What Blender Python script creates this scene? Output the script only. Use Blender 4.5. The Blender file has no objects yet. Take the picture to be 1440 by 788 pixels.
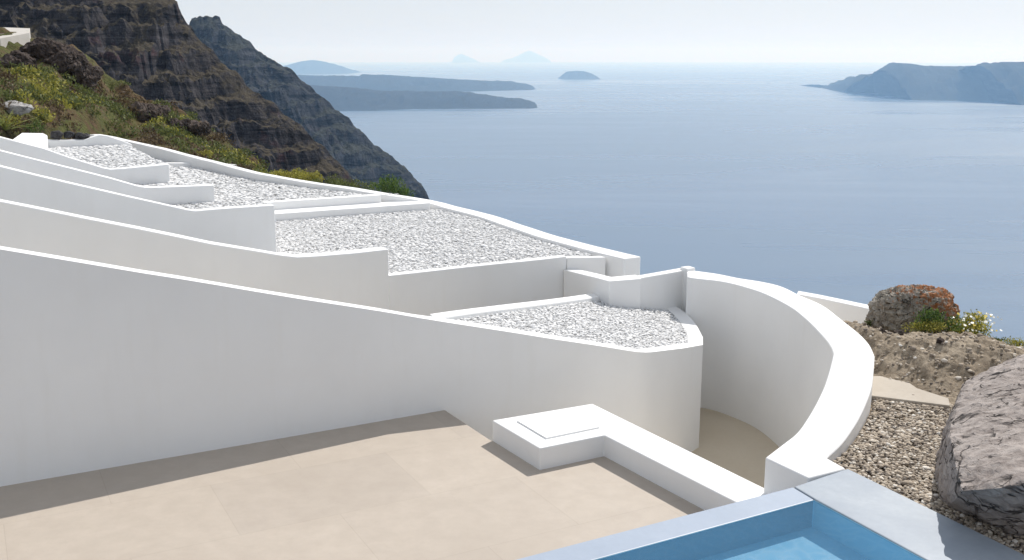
import bpy, bmesh, math, random
import numpy as np
from mathutils import Vector, Matrix, noise, Euler
random.seed(7); RNG = np.random.default_rng(7)
sc = bpy.context.scene
COL = sc.collection

# ------------------------------------------------------------------ survey of the site
# The plan was surveyed from the photograph: a sight line (u, v) is met with a level, a
# vertical wall plane or a distance to give a point in metres.  Terrace floor is z = 0.
F, CX, CY, Y0, EYE = 1450.0, 720.0, 394.0, 80.0, 5.4
PITCH = math.atan((CY - Y0) / F); CP, SP = math.cos(PITCH), math.sin(PITCH)
def ray(u, v):
    a = (u - CX) / F; b = -(v - CY) / F
    return a, CP + b * SP, -SP + b * CP
def at(u, v, z):
    d = ray(u, v); t = (z - EYE) / d[2]
    return Vector((d[0] * t, d[1] * t, z))
def aty(u, v, y):
    d = ray(u, v); t = y / d[1]
    return Vector((d[0] * t, y, EYE + d[2] * t))
ANG = math.radians(28.0)
D1 = Vector((math.cos(ANG), math.sin(ANG), 0)); D2 = Vector((math.sin(ANG), -math.cos(ANG), 0))  # D2: towards viewer
NRM = -D2
ORG = at(625, 577, 0)
def onwall(u, v, off):
    d = Vector(ray(u, v)); e = Vector((0, 0, EYE))
    p0 = ORG + NRM * off
    t = (p0 - e).dot(NRM) / d.dot(NRM)
    return e + d * t
def loc(a, o, z=0.0):
    p = ORG + D1 * a + NRM * o
    return Vector((p.x, p.y, z))
def ac(p): return (Vector(p) - ORG).dot(D1)
def oc(p): return (Vector(p) - ORG).dot(NRM)

# ------------------------------------------------------------------ helpers
def tag(o, label=None, cat=None, group=None, kind=None):
    if label: o['label'] = label
    if cat: o['category'] = cat
    if group: o['group'] = group
    if kind: o['kind'] = kind
    return o
def empty(name, loc_, label, cat, group=None):
    o = bpy.data.objects.new(name, None); COL.objects.link(o); o.location = loc_
    bpy.context.view_layer.update()
    return tag(o, label, cat, group)
def link(name, me, mat, parent=None):
    o = bpy.data.objects.new(name, me); COL.objects.link(o)
    if mat: me.materials.append(mat)
    if parent:
        o.parent = parent; o.matrix_parent_inverse = Matrix.Translation(-Vector(parent.location))
    return o
def obj(name, bm, mat, parent=None, smooth=None, bevel=0.0, seg=2):
    bmesh.ops.recalc_face_normals(bm, faces=bm.faces)
    me = bpy.data.meshes.new(name); bm.to_mesh(me); bm.free()
    if smooth is not None:
        for p in me.polygons: p.use_smooth = True
        me.set_sharp_from_angle(angle=math.radians(smooth))
    o = link(name, me, mat, parent)
    if bevel:
        m = o.modifiers.new('bevel', 'BEVEL'); m.width = bevel; m.segments = seg
        m.limit_method = 'ANGLE'; m.angle_limit = math.radians(40)
    return o
def fast_mesh(name, verts, faces, mat, parent=None, smooth=True):
    """verts (n,3), faces (m,k) numpy"""
    me = bpy.data.meshes.new(name)
    k = faces.shape[1]
    me.vertices.add(len(verts)); me.vertices.foreach_set('co', verts.astype(np.float32).ravel())
    me.loops.add(faces.size); me.loops.foreach_set('vertex_index', faces.astype(np.int32).ravel())
    me.polygons.add(len(faces))
    me.polygons.foreach_set('loop_start', np.arange(0, faces.size, k, dtype=np.int32))
    me.polygons.foreach_set('loop_total', np.full(len(faces), k, dtype=np.int32))
    me.polygons.foreach_set('use_smooth', np.full(len(faces), smooth, dtype=bool))
    me.update(calc_edges=True); me.validate()
    return link(name, me, mat, parent)
def strip(bm, outer, inner, zb, cap=True):
    """closed wall between two polylines that carry their own top heights"""
    O2, I2 = [], []
    for i in range(len(outer) - 1):
        k_ = max(1, int((Vector(outer[i+1]) - Vector(outer[i])).length / .45))
        for j in range(k_): O2.append(Vector(outer[i]).lerp(Vector(outer[i+1]), j / k_)); I2.append(Vector(inner[i]).lerp(Vector(inner[i+1]), j / k_))
    O2.append(Vector(outer[-1])); I2.append(Vector(inner[-1]))
    wob = lambda p: p + Vector((noise.noise(p * 1.1) * .006, noise.noise(p * 1.1 + Vector((9, 3, 1))) * .006, noise.noise(p * .9 + Vector((2, 7, 5))) * .011))
    outer, inner = [wob(p) for p in O2], [wob(p) for p in I2]
    n = len(outer)
    vo = [bm.verts.new(p) for p in outer]; vi = [bm.verts.new(p) for p in inner]
    zbf = zb if callable(zb) else (lambda p: zb)
    bo = [bm.verts.new((p[0], p[1], zbf(p))) for p in outer]; bi = [bm.verts.new((p[0], p[1], zbf(p))) for p in inner]
    for i in range(n - 1):
        bm.faces.new((vo[i], vo[i+1], vi[i+1], vi[i])); bm.faces.new((bo[i], bo[i+1], vo[i+1], vo[i]))
        bm.faces.new((bi[i+1], bi[i], vi[i], vi[i+1])); bm.faces.new((bo[i+1], bo[i], bi[i], bi[i+1]))
    for i in (0, n - 1): bm.faces.new((vo[i], vi[i], bi[i], bo[i]))
    return bm
def prism(bm, pts, zb):
    t = [bm.verts.new(p) for p in pts]; b = [bm.verts.new((p[0], p[1], zb)) for p in pts]
    bm.faces.new(t); bm.faces.new(b[::-1]); n = len(pts)
    for i in range(n): bm.faces.new((t[i], b[i], b[(i+1) % n], t[(i+1) % n]))
    return bm
def spline(pts, per=10):
    pts = [Vector(p) for p in pts]; out = []
    P = [pts[0] * 2 - pts[1]] + pts + [pts[-1] * 2 - pts[-2]]
    for i in range(1, len(P) - 2):
        p0, p1, p2, p3 = P[i-1], P[i], P[i+1], P[i+2]
        for k in range(per):
            t = k / per
            out.append(0.5 * ((2*p1) + (p2 - p0)*t + (2*p0 - 5*p1 + 4*p2 - p3)*t*t + (3*p1 - p0 - 3*p2 + p3)*t*t*t))
    out.append(pts[-1]); return out
def resample(pts, n):
    pts = [Vector(p) for p in pts]; L = [0.0]
    for a, b in zip(pts, pts[1:]): L.append(L[-1] + (b - a).length)
    out = []; j = 0
    for i in range(n):
        s = L[-1] * i / (n - 1)
        while j < len(L) - 2 and L[j+1] < s: j += 1
        t = (s - L[j]) / max(1e-9, L[j+1] - L[j]); out.append(pts[j].lerp(pts[j+1], min(1, t)))
    return out
def offset_line(pts, d):
    out = []
    for i, p in enumerate(pts):
        a = pts[max(0, i-1)]; b = pts[min(len(pts)-1, i+1)]
        t = Vector((b[0]-a[0], b[1]-a[1], 0)).normalized()
        out.append(Vector((p[0] - t.y*d, p[1] + t.x*d, p[2])))
    return out

# ------------------------------------------------------------------ materials
def newmat(name):
    m = bpy.data.materials.new(name); m.use_nodes = True
    nt = m.node_tree; b = nt.nodes['Principled BSDF']
    return m, nt, b
def N(nt, t, **kw):
    n = nt.nodes.new(t)
    for k, v in kw.items():
        if k in n.inputs: n.inputs[k].default_value = v
        else: setattr(n, k, v)
    return n
def coords(nt, kind='Object', scale=(1, 1, 1)):
    tc = N(nt, 'ShaderNodeTexCoord'); mp = N(nt, 'ShaderNodeMapping'); mp.inputs['Scale'].default_value = scale
    nt.links.new(tc.outputs[kind], mp.inputs['Vector']); return mp.outputs['Vector']
def nz(nt, vec, scale, detail=4, rough=.55, dist=0):
    n = N(nt, 'ShaderNodeTexNoise', Scale=scale, Detail=detail, Roughness=rough, Distortion=dist)
    nt.links.new(vec, n.inputs['Vector']); return n.outputs['Fac']
def ramp(nt, fac, stops):
    r = N(nt, 'ShaderNodeValToRGB'); e = r.color_ramp.elements
    while len(e) < len(stops): e.new(0.5)
    for el, (p, c) in zip(e, stops): el.position = p; el.color = (*c, 1) if len(c) == 3 else c
    nt.links.new(fac, r.inputs['Fac']); return r.outputs['Color']
def mix(nt, fac, a, b, mode='MIX'):
    m = N(nt, 'ShaderNodeMix', data_type='RGBA', blend_type=mode)
    for s, x in ((0, fac), (6, a), (7, b)):
        if isinstance(x, (int, float)): m.inputs[s].default_value = x
        elif isinstance(x, tuple): m.inputs[s].default_value = (*x, 1)
        else: nt.links.new(x, m.inputs[s])
    return m.outputs[2]
def bump(nt, b, h, strength, dist):
    n = N(nt, 'ShaderNodeBump', Strength=strength, Distance=dist); nt.links.new(h, n.inputs['Height'])
    nt.links.new(n.outputs['Normal'], b.inputs['Normal'])

def mat_plaster(name, base=(.84, .84, .835), dirt=.07):
    m, nt, b = newmat(name); v = coords(nt)
    big = nz(nt, v, .6, 5, .6); fine = nz(nt, v, 9, 6, .65)
    vs = coords(nt, 'Object', (2.2, 2.2, .25)); streak = nz(nt, vs, 2.2, 4, .6)
    c = mix(nt, ramp(nt, big, [(.3, (0,)*3), (.75, (1,)*3)]), base, tuple(x * (1 - dirt) for x in base))
    c = mix(nt, ramp(nt, streak, [(.55, (0,)*3), (.85, (.6,)*3)]), c, tuple(x * y for x, y in zip(base, (.93, .92, .90))))
    nt.links.new(c, b.inputs['Base Color']); b.inputs['Roughness'].default_value = .82
    b.inputs['Specular IOR Level'].default_value = .25
    s = N(nt, 'ShaderNodeMath', operation='ADD'); nt.links.new(big, s.inputs[0])
    k = N(nt, 'ShaderNodeMath', operation='MULTIPLY'); k.inputs[1].default_value = .12; nt.links.new(fine, k.inputs[0])
    nt.links.new(k.outputs[0], s.inputs[1]); bump(nt, b, s.outputs[0], .5, .022)
    return m
WHITE = mat_plaster('white_limewash')
def mat_cement(name, c1, c2, rough=.55, c3=None):
    m, nt, b = newmat(name); v = coords(nt)
    a = nz(nt, v, 1.3, 6, .6, .4); f = nz(nt, v, 14, 6, .7)
    c = mix(nt, ramp(nt, a, [(.32, (0,)*3), (.7, (1,)*3)]), c1, c2)
    c = mix(nt, ramp(nt, f, [(.35, (.35,)*3), (.7, (0,)*3)]), c, tuple(x * .9 for x in c1))
    nt.links.new(c, b.inputs['Base Color']); b.inputs['Roughness'].default_value = rough
    bump(nt, b, f, .15, .004); return m
COPING = mat_cement('pale_blue_cement', (.29, .345, .43), (.35, .405, .49), .45)
LEDGE = mat_cement('pale_wet_cement', (.25, .29, .345), (.36, .40, .44), .45)
PATH = mat_cement('sand_cement_path', (.57, .49, .375), (.61, .535, .42), .8)

def mat_terrace():
    m, nt, b = newmat('beige_cement_floor'); v = coords(nt)
    a = nz(nt, v, .55, 6, .6, .6); f = nz(nt, v, 3.5, 7, .7); g = nz(nt, v, 30, 4, .7)
    c = mix(nt, ramp(nt, a, [(.3, (0,)*3), (.72, (1,)*3)]), (.42, .365, .305), (.475, .415, .35))
    c = mix(nt, ramp(nt, f, [(.38, (.5,)*3), (.62, (0,)*3)]), c, (.385, .33, .275))
    tc = N(nt, 'ShaderNodeTexCoord'); mp = N(nt, 'ShaderNodeMapping'); mp.inputs['Rotation'].default_value[2] = -ANG
    nt.links.new(tc.outputs['Object'], mp.inputs['Vector'])
    br = N(nt, 'ShaderNodeTexBrick', Scale=1.0); br.inputs['Mortar Size'].default_value = .006
    br.inputs['Brick Width'].default_value = 2.4; br.inputs['Row Height'].default_value = 1.6; br.inputs['Mortar Smooth'].default_value = .8
    br.inputs['Color1'].default_value = (1, 1, 1, 1); br.inputs['Color2'].default_value = (.93, .93, .94, 1); br.inputs['Mortar'].default_value = (.84, .83, .82, 1)
    nt.links.new(mp.outputs[0], br.inputs['Vector'])
    c = mix(nt, 1.0, c, br.outputs['Color'], 'MULTIPLY')
    nt.links.new(c, b.inputs['Base Color']); b.inputs['Roughness'].default_value = .62
    bump(nt, b, g, .12, .004); return m
TERRACE = mat_terrace()

def mat_island(name, stops, rough=.85):
    """one tint per pebble or leaf (random per mesh island)"""
    m, nt, b = newmat(name); g = N(nt, 'ShaderNodeNewGeometry')
    c = ramp(nt, g.outputs['Random Per Island'], stops)
    nt.links.new(c, b.inputs['Base Color']); b.inputs['Roughness'].default_value = rough
    b.inputs['Specular IOR Level'].default_value = .25
    return m
PEBBLE = mat_island('white_marble_pebbles', [(0, (.46, .46, .46)), (.06, (.59, .59, .59)), (.35, (.69, .69, .69)), (1, (.75, .75, .75))])
BEDBASE = mat_plaster('white_bed_base', (.78, .78, .78))
GRIT = mat_island('brown_pebbles', [(0, (.07, .06, .055)), (.12, (.20, .165, .135)), (.4, (.36, .30, .235)), (.75, (.48, .41, .325)), (.92, (.6, .54, .46)), (1, (.75, .71, .65))])
GRITBASE = mat_cement('gravel_base', (.24, .20, .16), (.3, .25, .2), .9)

def mat_leaf(name, stops):
    m = mat_island(name, stops, .6); b = m.node_tree.nodes['Principled BSDF']
    nt = m.node_tree; out = nt.nodes['Material Output']
    tr = N(nt, 'ShaderNodeBsdfTranslucent'); mx = N(nt, 'ShaderNodeMixShader'); mx.inputs[0].default_value = .35
    src = b.inputs['Base Color'].links[0].from_socket; nt.links.new(src, tr.inputs['Color'])
    nt.links.new(b.outputs[0], mx.inputs[1]); nt.links.new(tr.outputs[0], mx.inputs[2]); nt.links.new(mx.outputs[0], out.inputs['Surface'])
    return m
LEAF_Y = mat_leaf('yellow_green_leaves', [(0, (.13, .13, .025)), (.4, (.28, .27, .05)), (.8, (.40, .37, .07)), (1, (.52, .47, .14))])
LEAF_G = mat_leaf('green_leaves', [(0, (.03, .06, .015)), (.5, (.07, .13, .03)), (1, (.16, .22, .05))])
LEAF_O = mat_leaf('olive_leaves', [(0, (.05, .062, .02)), (.5, (.115, .14, .042)), (1, (.21, .23, .08))])
LEAF_B = mat_leaf('brown_scrub', [(0, (.05, .033, .02)), (.5, (.10, .07, .04)), (1, (.17, .13, .07))])
LEAF_A = mat_leaf('agave_leaves', [(0, (.16, .20, .06)), (.5, (.26, .29, .09)), (1, (.42, .42, .17))])
STEM = mat_cement('woody_stem', (.09, .07, .045), (.14, .11, .07), .9)
PETAL, _nt, _b = newmat('white_petals'); _b.inputs['Base Color'].default_value = (.8, .79, .70, 1)
PETALY, _nt, _b = newmat('yellow_petals'); _b.inputs['Base Color'].default_value = (.75, .58, .10, 1)
DARKM, _nt, _b = newmat('dark_joint'); _b.inputs['Base Color'].default_value = (.035, .045, .055, 1)
METAL, _nt, _b = newmat('grey_hinge_metal'); _b.inputs['Base Color'].default_value = (.62, .63, .65, 1); _b.inputs['Metallic'].default_value = .6; _b.inputs['Roughness'].default_value = .5

def mat_rock(name, c_lo, c_hi, c_spot, scale=1.0, crack=.6, lichen=None, earth=False):
    m, nt, b = newmat(name); v = coords(nt)
    a = nz(nt, v, 1.1 * scale, 8, .62, .5); f = nz(nt, v, 7 * scale, 8, .7, .3); g = nz(nt, v, 40 * scale, 4, .7)
    c = mix(nt, ramp(nt, a, [(.3, (0,)*3), (.68, (1,)*3)]), c_lo, c_hi)
    c = mix(nt, ramp(nt, f, [(.36, (.8,)*3), (.56, (0,)*3)]), c, c_spot)
    def line(sc_, w_, d_):
        ln = N(nt, 'ShaderNodeMath', operation='SUBTRACT'); nt.links.new(nz(nt, v, sc_, 5, .5, d_), ln.inputs[0]); ln.inputs[1].default_value = .5
        ab = N(nt, 'ShaderNodeMath', operation='ABSOLUTE'); nt.links.new(ln.outputs[0], ab.inputs[0])
        return ramp(nt, ab.outputs[0], [(w_ * .35, (1,)*3), (w_, (0,)*3)])
    gate = ramp(nt, nz(nt, coords(nt, 'Object', (1.1, .9, 1)), 1.7 * scale, 3), [(.44, (0,)*3), (.52, (1,)*3)])
    crk = mix(nt, 1.0, mix(nt, 1.0, line(1.1 * scale, .016, .8), line(2.3 * scale, .010, 1.2), 'ADD'), gate, 'MULTIPLY')
    pit = ramp(nt, nz(nt, coords(nt, 'Object', (1, 1, 1.6)), 5.5 * scale, 4, .6, .6), [(.30, (1,)*3), (.36, (0,)*3)])
    crk = mix(nt, 1.0, crk, pit, 'ADD')
    if not earth: c = mix(nt, crk, c, tuple(x * .25 for x in c_lo))
    if lichen:
        tcg = N(nt, 'ShaderNodeSeparateXYZ'); nt.links.new(coords(nt, 'Generated'), tcg.inputs[0])
        l = nz(nt, v, 5.5 * scale, 6, .7)
        gm = N(nt, 'ShaderNodeMath', operation='MULTIPLY_ADD'); nt.links.new(tcg.outputs['X'], gm.inputs[0]); gm.inputs[1].default_value = .28; nt.links.new(l, gm.inputs[2])
        gz = N(nt, 'ShaderNodeMath', operation='MULTIPLY_ADD'); nt.links.new(tcg.outputs['Z'], gz.inputs[0]); gz.inputs[1].default_value = .28; nt.links.new(gm.outputs[0], gz.inputs[2])
        c = mix(nt, ramp(nt, gz.outputs[0], [(.86, (0,)*3), (.92, (.85,)*3)]), c, lichen)
        l2 = nz(nt, coords(nt, 'Object', (1.3, 1.3, 1.3)), 4.2 * scale, 6, .7)
        c = mix(nt, ramp(nt, l2, [(.56, (0,)*3), (.62, (.8,)*3)]), c, (.42, .41, .38))
    nt.links.new(c, b.inputs['Base Color']); b.inputs['Roughness'].default_value = .9; b.inputs['Specular IOR Level'].default_value = .15
    s = N(nt, 'ShaderNodeMath', operation='MULTIPLY_ADD'); nt.links.new(g, s.inputs[0]); s.inputs[1].default_value = .25; nt.links.new(f, s.inputs[2])
    s2 = N(nt, 'ShaderNodeMath', operation='MULTIPLY_ADD'); nt.links.new(crk, s2.inputs[0]); s2.inputs[1].default_value = -crack; nt.links.new(s.outputs[0], s2.inputs[2])
    bump(nt, b, s2.outputs[0], .8, .05 / scale); return m
ROCK = mat_rock('mauve_grey_rock', (.29, .255, .238), (.46, .41, .38), (.19, .16, .145), .8, .8)
BOULDER = mat_rock('lichen_boulder', (.28, .25, .21), (.44, .40, .34), (.15, .125, .10), 1.7, .3, (.38, .15, .055))
EARTH = mat_rock('pale_dry_earth', (.25, .20, .145), (.43, .36, .275), (.13, .10, .07), 1.6, .5, None, True)
LAVA = mat_rock('dark_lava_stone', (.05, .048, .05), (.13, .125, .125), (.03, .028, .03), 2.0)
PALEROCK = mat_rock('pale_grey_stone', (.34, .33, .32), (.46, .45, .44), (.22, .21, .2), 1.2)

def mat_hill(name, rock1, rock2, veg1, veg2, red, size, veg_amt=.5, patch=None):
    m, nt, b = newmat(name); v = coords(nt)
    a = nz(nt, v, 3.0 / size, 9, .65, .5); f = nz(nt, v, 22 / size, 9, .72, .4); g = nz(nt, v, 120 / size, 6, .75)
    rock = mix(nt, ramp(nt, f, [(.35, (0,)*3), (.65, (1,)*3)]), rock1, rock2)
    rock = mix(nt, ramp(nt, nz(nt, v, 5.5 / size, 6, .6), [(.58, (0,)*3), (.68, (.7,)*3)]), rock, red)
    rock = mix(nt, ramp(nt, g, [(.55, (0,)*3), (.72, (.75,)*3)]), rock, tuple(min(1, x * 2.4) for x in rock2))
    strat = nz(nt, coords(nt, 'Object', (.10, .10, 1.0)), 42 / size, 6, .65, .6)
    rock = mix(nt, ramp(nt, strat, [(.38, (.9,)*3), (.52, (0,)*3)]), rock, tuple(x * .45 for x in rock1))
    rock = mix(nt, ramp(nt, strat, [(.58, (0,)*3), (.70, (.55,)*3)]), rock, tuple(x * 1.9 for x in rock2))
    veg = mix(nt, ramp(nt, g, [(.35, (0,)*3), (.65, (1,)*3)]), veg1, veg2)
    if patch:
        pm = nz(nt, coords(nt, 'Object', (1, 1.2, 1)), 6.5 / size, 7, .68, .8)
        veg = mix(nt, ramp(nt, pm, [(.44, (0,)*3), (.56, (1,)*3)]), veg, mix(nt, g, patch, tuple(x * 1.8 for x in patch)))
        veg = mix(nt, ramp(nt, f, [(.34, (.85,)*3), (.46, (0,)*3)]), veg, tuple(x * .5 for x in rock1))
    geo = N(nt, 'ShaderNodeNewGeometry'); sx = N(nt, 'ShaderNodeSeparateXYZ'); nt.links.new(geo.outputs['Normal'], sx.inputs[0])
    s = N(nt, 'ShaderNodeMath', operation='MULTIPLY_ADD'); nt.links.new(sx.outputs['Z'], s.inputs[0]); s.inputs[1].default_value = .9; nt.links.new(a, s.inputs[2])
    s2 = N(nt, 'ShaderNodeMath', operation='ADD'); nt.links.new(s.outputs[0], s2.inputs[0])
    k = N(nt, 'ShaderNodeMath', operation='MULTIPLY'); k.inputs[1].default_value = .5; nt.links.new(f, k.inputs[0]); nt.links.new(k.outputs[0], s2.inputs[1])
    p = 1.75 - veg_amt
    r = N(nt, 'ShaderNodeMapRange'); r.inputs[1].default_value = p - .1; r.inputs[2].default_value = p + .18
    nt.links.new(s2.outputs[0], r.inputs[0])
    c = mix(nt, r.outputs[0], rock, veg)
    nt.links.new(c, b.inputs['Base Color']); b.inputs['Roughness'].default_value = .95; b.inputs['Specular IOR Level'].default_value = .1
    h = N(nt, 'ShaderNodeMath', operation='MULTIPLY_ADD'); nt.links.new(g, h.inputs[0]); h.inputs[1].default_value = .35; nt.links.new(f, h.inputs[2])
    bump(nt, b, h.outputs[0], 1.0, size * .018); return m
HILL1 = mat_hill('volcanic_slope', (.026, .024, .027), (.088, .080, .082), (.06, .05, .035), (.12, .10, .072), (.13, .045, .045), 60, .56)
HILL2 = mat_hill('volcanic_headland', (.026, .028, .032), (.075, .075, .08), (.045, .048, .04), (.08, .082, .068), (.06, .05, .05), 265, .5)
NEARH = mat_hill('scrub_slope', (.045, .03, .026), (.15, .11, .09), (.05, .062, .022), (.15, .15, .055), (.12, .055, .04), 11, .78, (.085, .058, .034))
ISLE = mat_hill('island_rock', (.022, .022, .025), (.05, .05, .052), (.03, .034, .028), (.055, .056, .045), (.04, .034, .034), 900, .6)

# ------------------------------------------------------------------ the terrace house
# --- terrace and path floors: the terrace is a raised slab, the path runs half a metre lower
bA, bB, bC = at(692, 591, .31), at(833, 567.5, .31), at(1081, 689, .31)
pts = [loc(-14, .1), loc(.0, .1), loc(.05, oc(bA)), loc(ac(bA) + .3, oc(bA) - .3), loc(ac(bB) - .3, oc(bB) - .3), loc(ac(bC) - .3, -9), loc(-14, -11)]
bb = bmesh.new(); prism(bb, [Vector((p[0], p[1], 0)) for p in pts], -1.7)
tag(obj('terrace_floor', bb, TERRACE), kind='structure')
b = bmesh.new()
PATHZ = -1.5
pts = [loc(-14, 7, PATHZ), loc(9, 7, PATHZ), loc(9, -6, PATHZ), loc(4, -9, PATHZ), loc(-.5, -9, PATHZ), loc(-.5, .0, PATHZ), loc(-14, .15, PATHZ)]
b.faces.new([b.verts.new(p) for p in pts])
tag(obj('path', b, PATH), kind='structure')

ZP = 1.5
# --- W1, front sloping wall
def sloping_wall(name, off, picks, a_left, thick, zb, label, end_a=None, parent=None):
    line = [onwall(u, v, off) for u, v in picks]
    line.sort(key=lambda p: ac(p))
    p0, p1 = line[0], line[1]; s = (p0.z - p1.z) / (ac(p1) - ac(p0))
    L = loc(a_left, off, p0.z + s * (ac(p0) - a_left))
    fr = [L] + line
    bk = [p + NRM * thick for p in fr]
    bb = bmesh.new(); strip(bb, fr, bk, zb)
    o = obj(name, bb, WHITE, parent, bevel=.022)
    if label: tag(o, label, 'wall')
    return o, fr
W1UV = [(0, 351), (100, 367.5), (200, 384), (360, 410.5), (480, 429.5), (590, 447), (625, 452.6)]
w1l = [onwall(u, v, 0) for u, v in W1UV]
sl = (w1l[0].z - w1l[1].z) / (ac(w1l[1]) - ac(w1l[0]))
w1l = [loc(-11, 0, w1l[0].z + sl * (ac(w1l[0]) + 11))] + w1l

# --- D-shaped planter: its bed tilts gently towards the terrace
PA, PB_, PTOP = -.20, .10, w1l[-1].z
def pz(p): return PTOP + PA * ac(p) + PB_ * oc(p)
def onbed(u, v, dz=0.0):
    z = 1.3
    for _ in range(60): z = .5 * z + .5 * (pz(at(u, v, z)) + dz)
    return at(u, v, z)
zc = [onbed(u, v) for u, v in [(905, 497), (930, 494), (960, 490), (988.5, 485.2)]]
front = [w1l[-1].lerp(zc[0], t) for t in (.25, .5, .75, .92)]
crv = [onbed(u, v) for u, v in [(988.5, 474), (980, 458.7), (968, 444), (950, 431), (925, 419.5), (905, 413), (886, 411)]]
back_end = onbed(838, 412)
fil = [(1 - t) ** 2 * front[-1] + 2 * t * (1 - t) * zc[0] + t * t * zc[0].lerp(zc[1], .55) for t in np.linspace(.1, 1, 8)]
loop_o = resample(front, 8) + fil + zc[1:] + [zc[-1].lerp(crv[0], .5)] + spline(crv, 5)
th = .27
full_o = w1l + loop_o
full_i = offset_line(full_o, th); loop_i = full_i[len(w1l):]
bb = bmesh.new(); strip(bb, full_o, full_i, -1.6)
tag(obj('garden_wall', bb, WHITE, smooth=24, bevel=.022), 'longest white wall, sloping along the beige terrace and rounding into the D-shaped pebble bed', 'wall', 'sloping white walls')
planter = empty('planter', Vector((.8, 16.5, .3)), 'D-shaped bed of white pebbles behind the rounded end of the foreground wall', 'planter')
bb = bmesh.new(); rA = onbed(604, 441); rw = [rA.lerp(back_end, t) for t in (.0, .5, 1)]; t0 = next(t for t in np.linspace(0, 1, 200) if oc(rA.lerp(back_end, t)) > .28); rw[0] = rA.lerp(back_end, t0); strip(bb, rw, [p - NRM * .24 + Vector((0, 0, -.02)) for p in rw], -1.6)
obj('rear_wall', bb, WHITE, planter, bevel=.022)

# --- ledge wall of the passage and curved wall
ZL = 1.14
led = [at(u, v, ZL) for u, v in [(796, 379), (857, 396), (902, 392), (930, 387), (958, 381), (969, 379.5)]]
lb = [led[0] + Vector((.18, .12, 0)), led[1] + Vector((.05, .34, 0)), led[2] + Vector((-.05, .26, 0)), led[3] + Vector((-.12, .2, 0)), led[4] + Vector((-.15, .2, 0)), led[5] + Vector((-.15, .2, 0))]
led[0] = led[0] - D1 * .06; bb = bmesh.new(); strip(bb, led[:3], [lb[0], led[1] + Vector((.08, .42, 0)), led[2] + Vector((-.06, .40, 0))], -1.6)
tag(obj('passage_wall', bb, WHITE, bevel=.018), 'white wall with a blunt corner jutting over the D-shaped pebble bed', 'wall')
l2 = [led[2] + Vector((-.02, .10, -.012)), at(935, 385.8, ZL) + Vector((0, .02, 0)), led[5] + Vector((0, .02, 0))]
bb = bmesh.new(); strip(bb, l2, [p + Vector((-.1, .2, 0)) for p in l2], -1.6)
tag(obj('passage_wall', bb, WHITE, bevel=.015), 'thin low white wall between the blunt wall corner and the small pillar', 'wall')
pc = at(971, 381, ZL)
pil = empty('gate_pillar', Vector((pc.x, pc.y, PATHZ)), 'short white pillar where the low passage wall meets the curved wall', 'pillar')
bb = bmesh.new(); w = .115
q = [Vector((pc.x, pc.y, 0)) + D1 * (sx * w) + NRM * (sy * w + .095) for sx, sy in ((-1, -1), (1, -1), (1, 1), (-1, 1))]
prism(bb, [Vector((p.x, p.y, ZL + .06)) for p in q], -1.6); obj('shaft', bb, WHITE, pil, bevel=.03, seg=3)
bb = bmesh.new(); pf = q[0].lerp(q[1], .35) + D2 * .012
prism(bb, [Vector((*(pf + D1 * s * .012 + NRM * t * .014).xy, ZL - .38)) for s, t in ((-1, -1), (1, -1), (1, 1), (-1, 1))], ZL - .75)
obj('hinge', bb, METAL, pil)

ZCOP = .76
inn = [(966, 389.5), (977, 391.5), (1008, 395), (1040, 402), (1076, 413), (1110, 431), (1138, 453), (1158, 474), (1168, 487), (1172, 497)]
out = [(966, 379.5), (979, 381), (1010, 385), (1040, 391.5), (1071, 396.5), (1099, 403), (1125, 415), (1154, 428), (1180, 446.5), (1206, 467), (1222, 484), (1230, 500)]
IA = resample(spline([at(u, v, ZL) for u, v in inn], 8), 46)
OA = resample(spline([at(u, v, ZL) for u, v in out], 8), 46)
inn2 = [(1172, 497), (1167, 519), (1160, 541), (1149, 564), (1136, 587), (1121.5, 608), (1101, 625), (1076, 644)]
out2 = [(1230, 500), (1229, 520), (1226, 543), (1218, 566), (1205, 593), (1185, 622), (1162, 644)]
def fall(t): return ZL - (ZL - ZCOP) * (1.9 * t - 1.3 * t * t + .4 * t ** 3)       # steeper at the crest, easing out
def ramp_line(pts):
    n = len(pts); P = [Vector((u, v, 0)) for u, v in pts]; P = resample(spline(P, 8), 30)
    return [at(p.x, p.y, fall(i / 29)) for i, p in enumerate(P)]
IB, OB = ramp_line(inn2), ramp_line(out2)
bb = bmesh.new(); strip(bb, OA + OB[1:] + [at(1189, 658.5, ZCOP)], IA + IB[1:] + [at(1137, 672, ZCOP)], -1.6)
tag(obj('curved_wall', bb, WHITE, smooth=9, bevel=.02), 'tall white wall curving round the sunken path and swooping down to the pool', 'wall')

# --- L-shaped bench with raised hatch
ZB = .31
B = [at(u, v, ZB) for u, v in [(692, 591), (833, 567.5), (1081, 689)]]
p_in = at(850, 612, ZB); p_out = at(1029, 703, ZB); p_c = at(759, 630.5, ZB)
far_end = B[2] + (B[2] - B[1]).normalized() * .9; far_in = p_out + (p_out - p_in).normalized() * .9
bench = empty('bench', Vector((.9, 13.5, 0)), 'low L-shaped white bench with a square hatch, on the beige terrace', 'bench')
bb = bmesh.new(); prism(bb, [B[0], p_c, p_in, far_in, far_end, B[1]], -1.6); obj('bench_body', bb, WHITE, bench, bevel=.02)
bb = bmesh.new(); hq = [at(u, v, ZB) for u, v in [(727, 593.5), (768, 618), (843, 602.5), (805, 581)]]
prism(bb, [p + Vector((0, 0, .022)) for p in hq], ZB - .01); obj('hatch', bb, WHITE, bench, bevel=.004)

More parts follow.
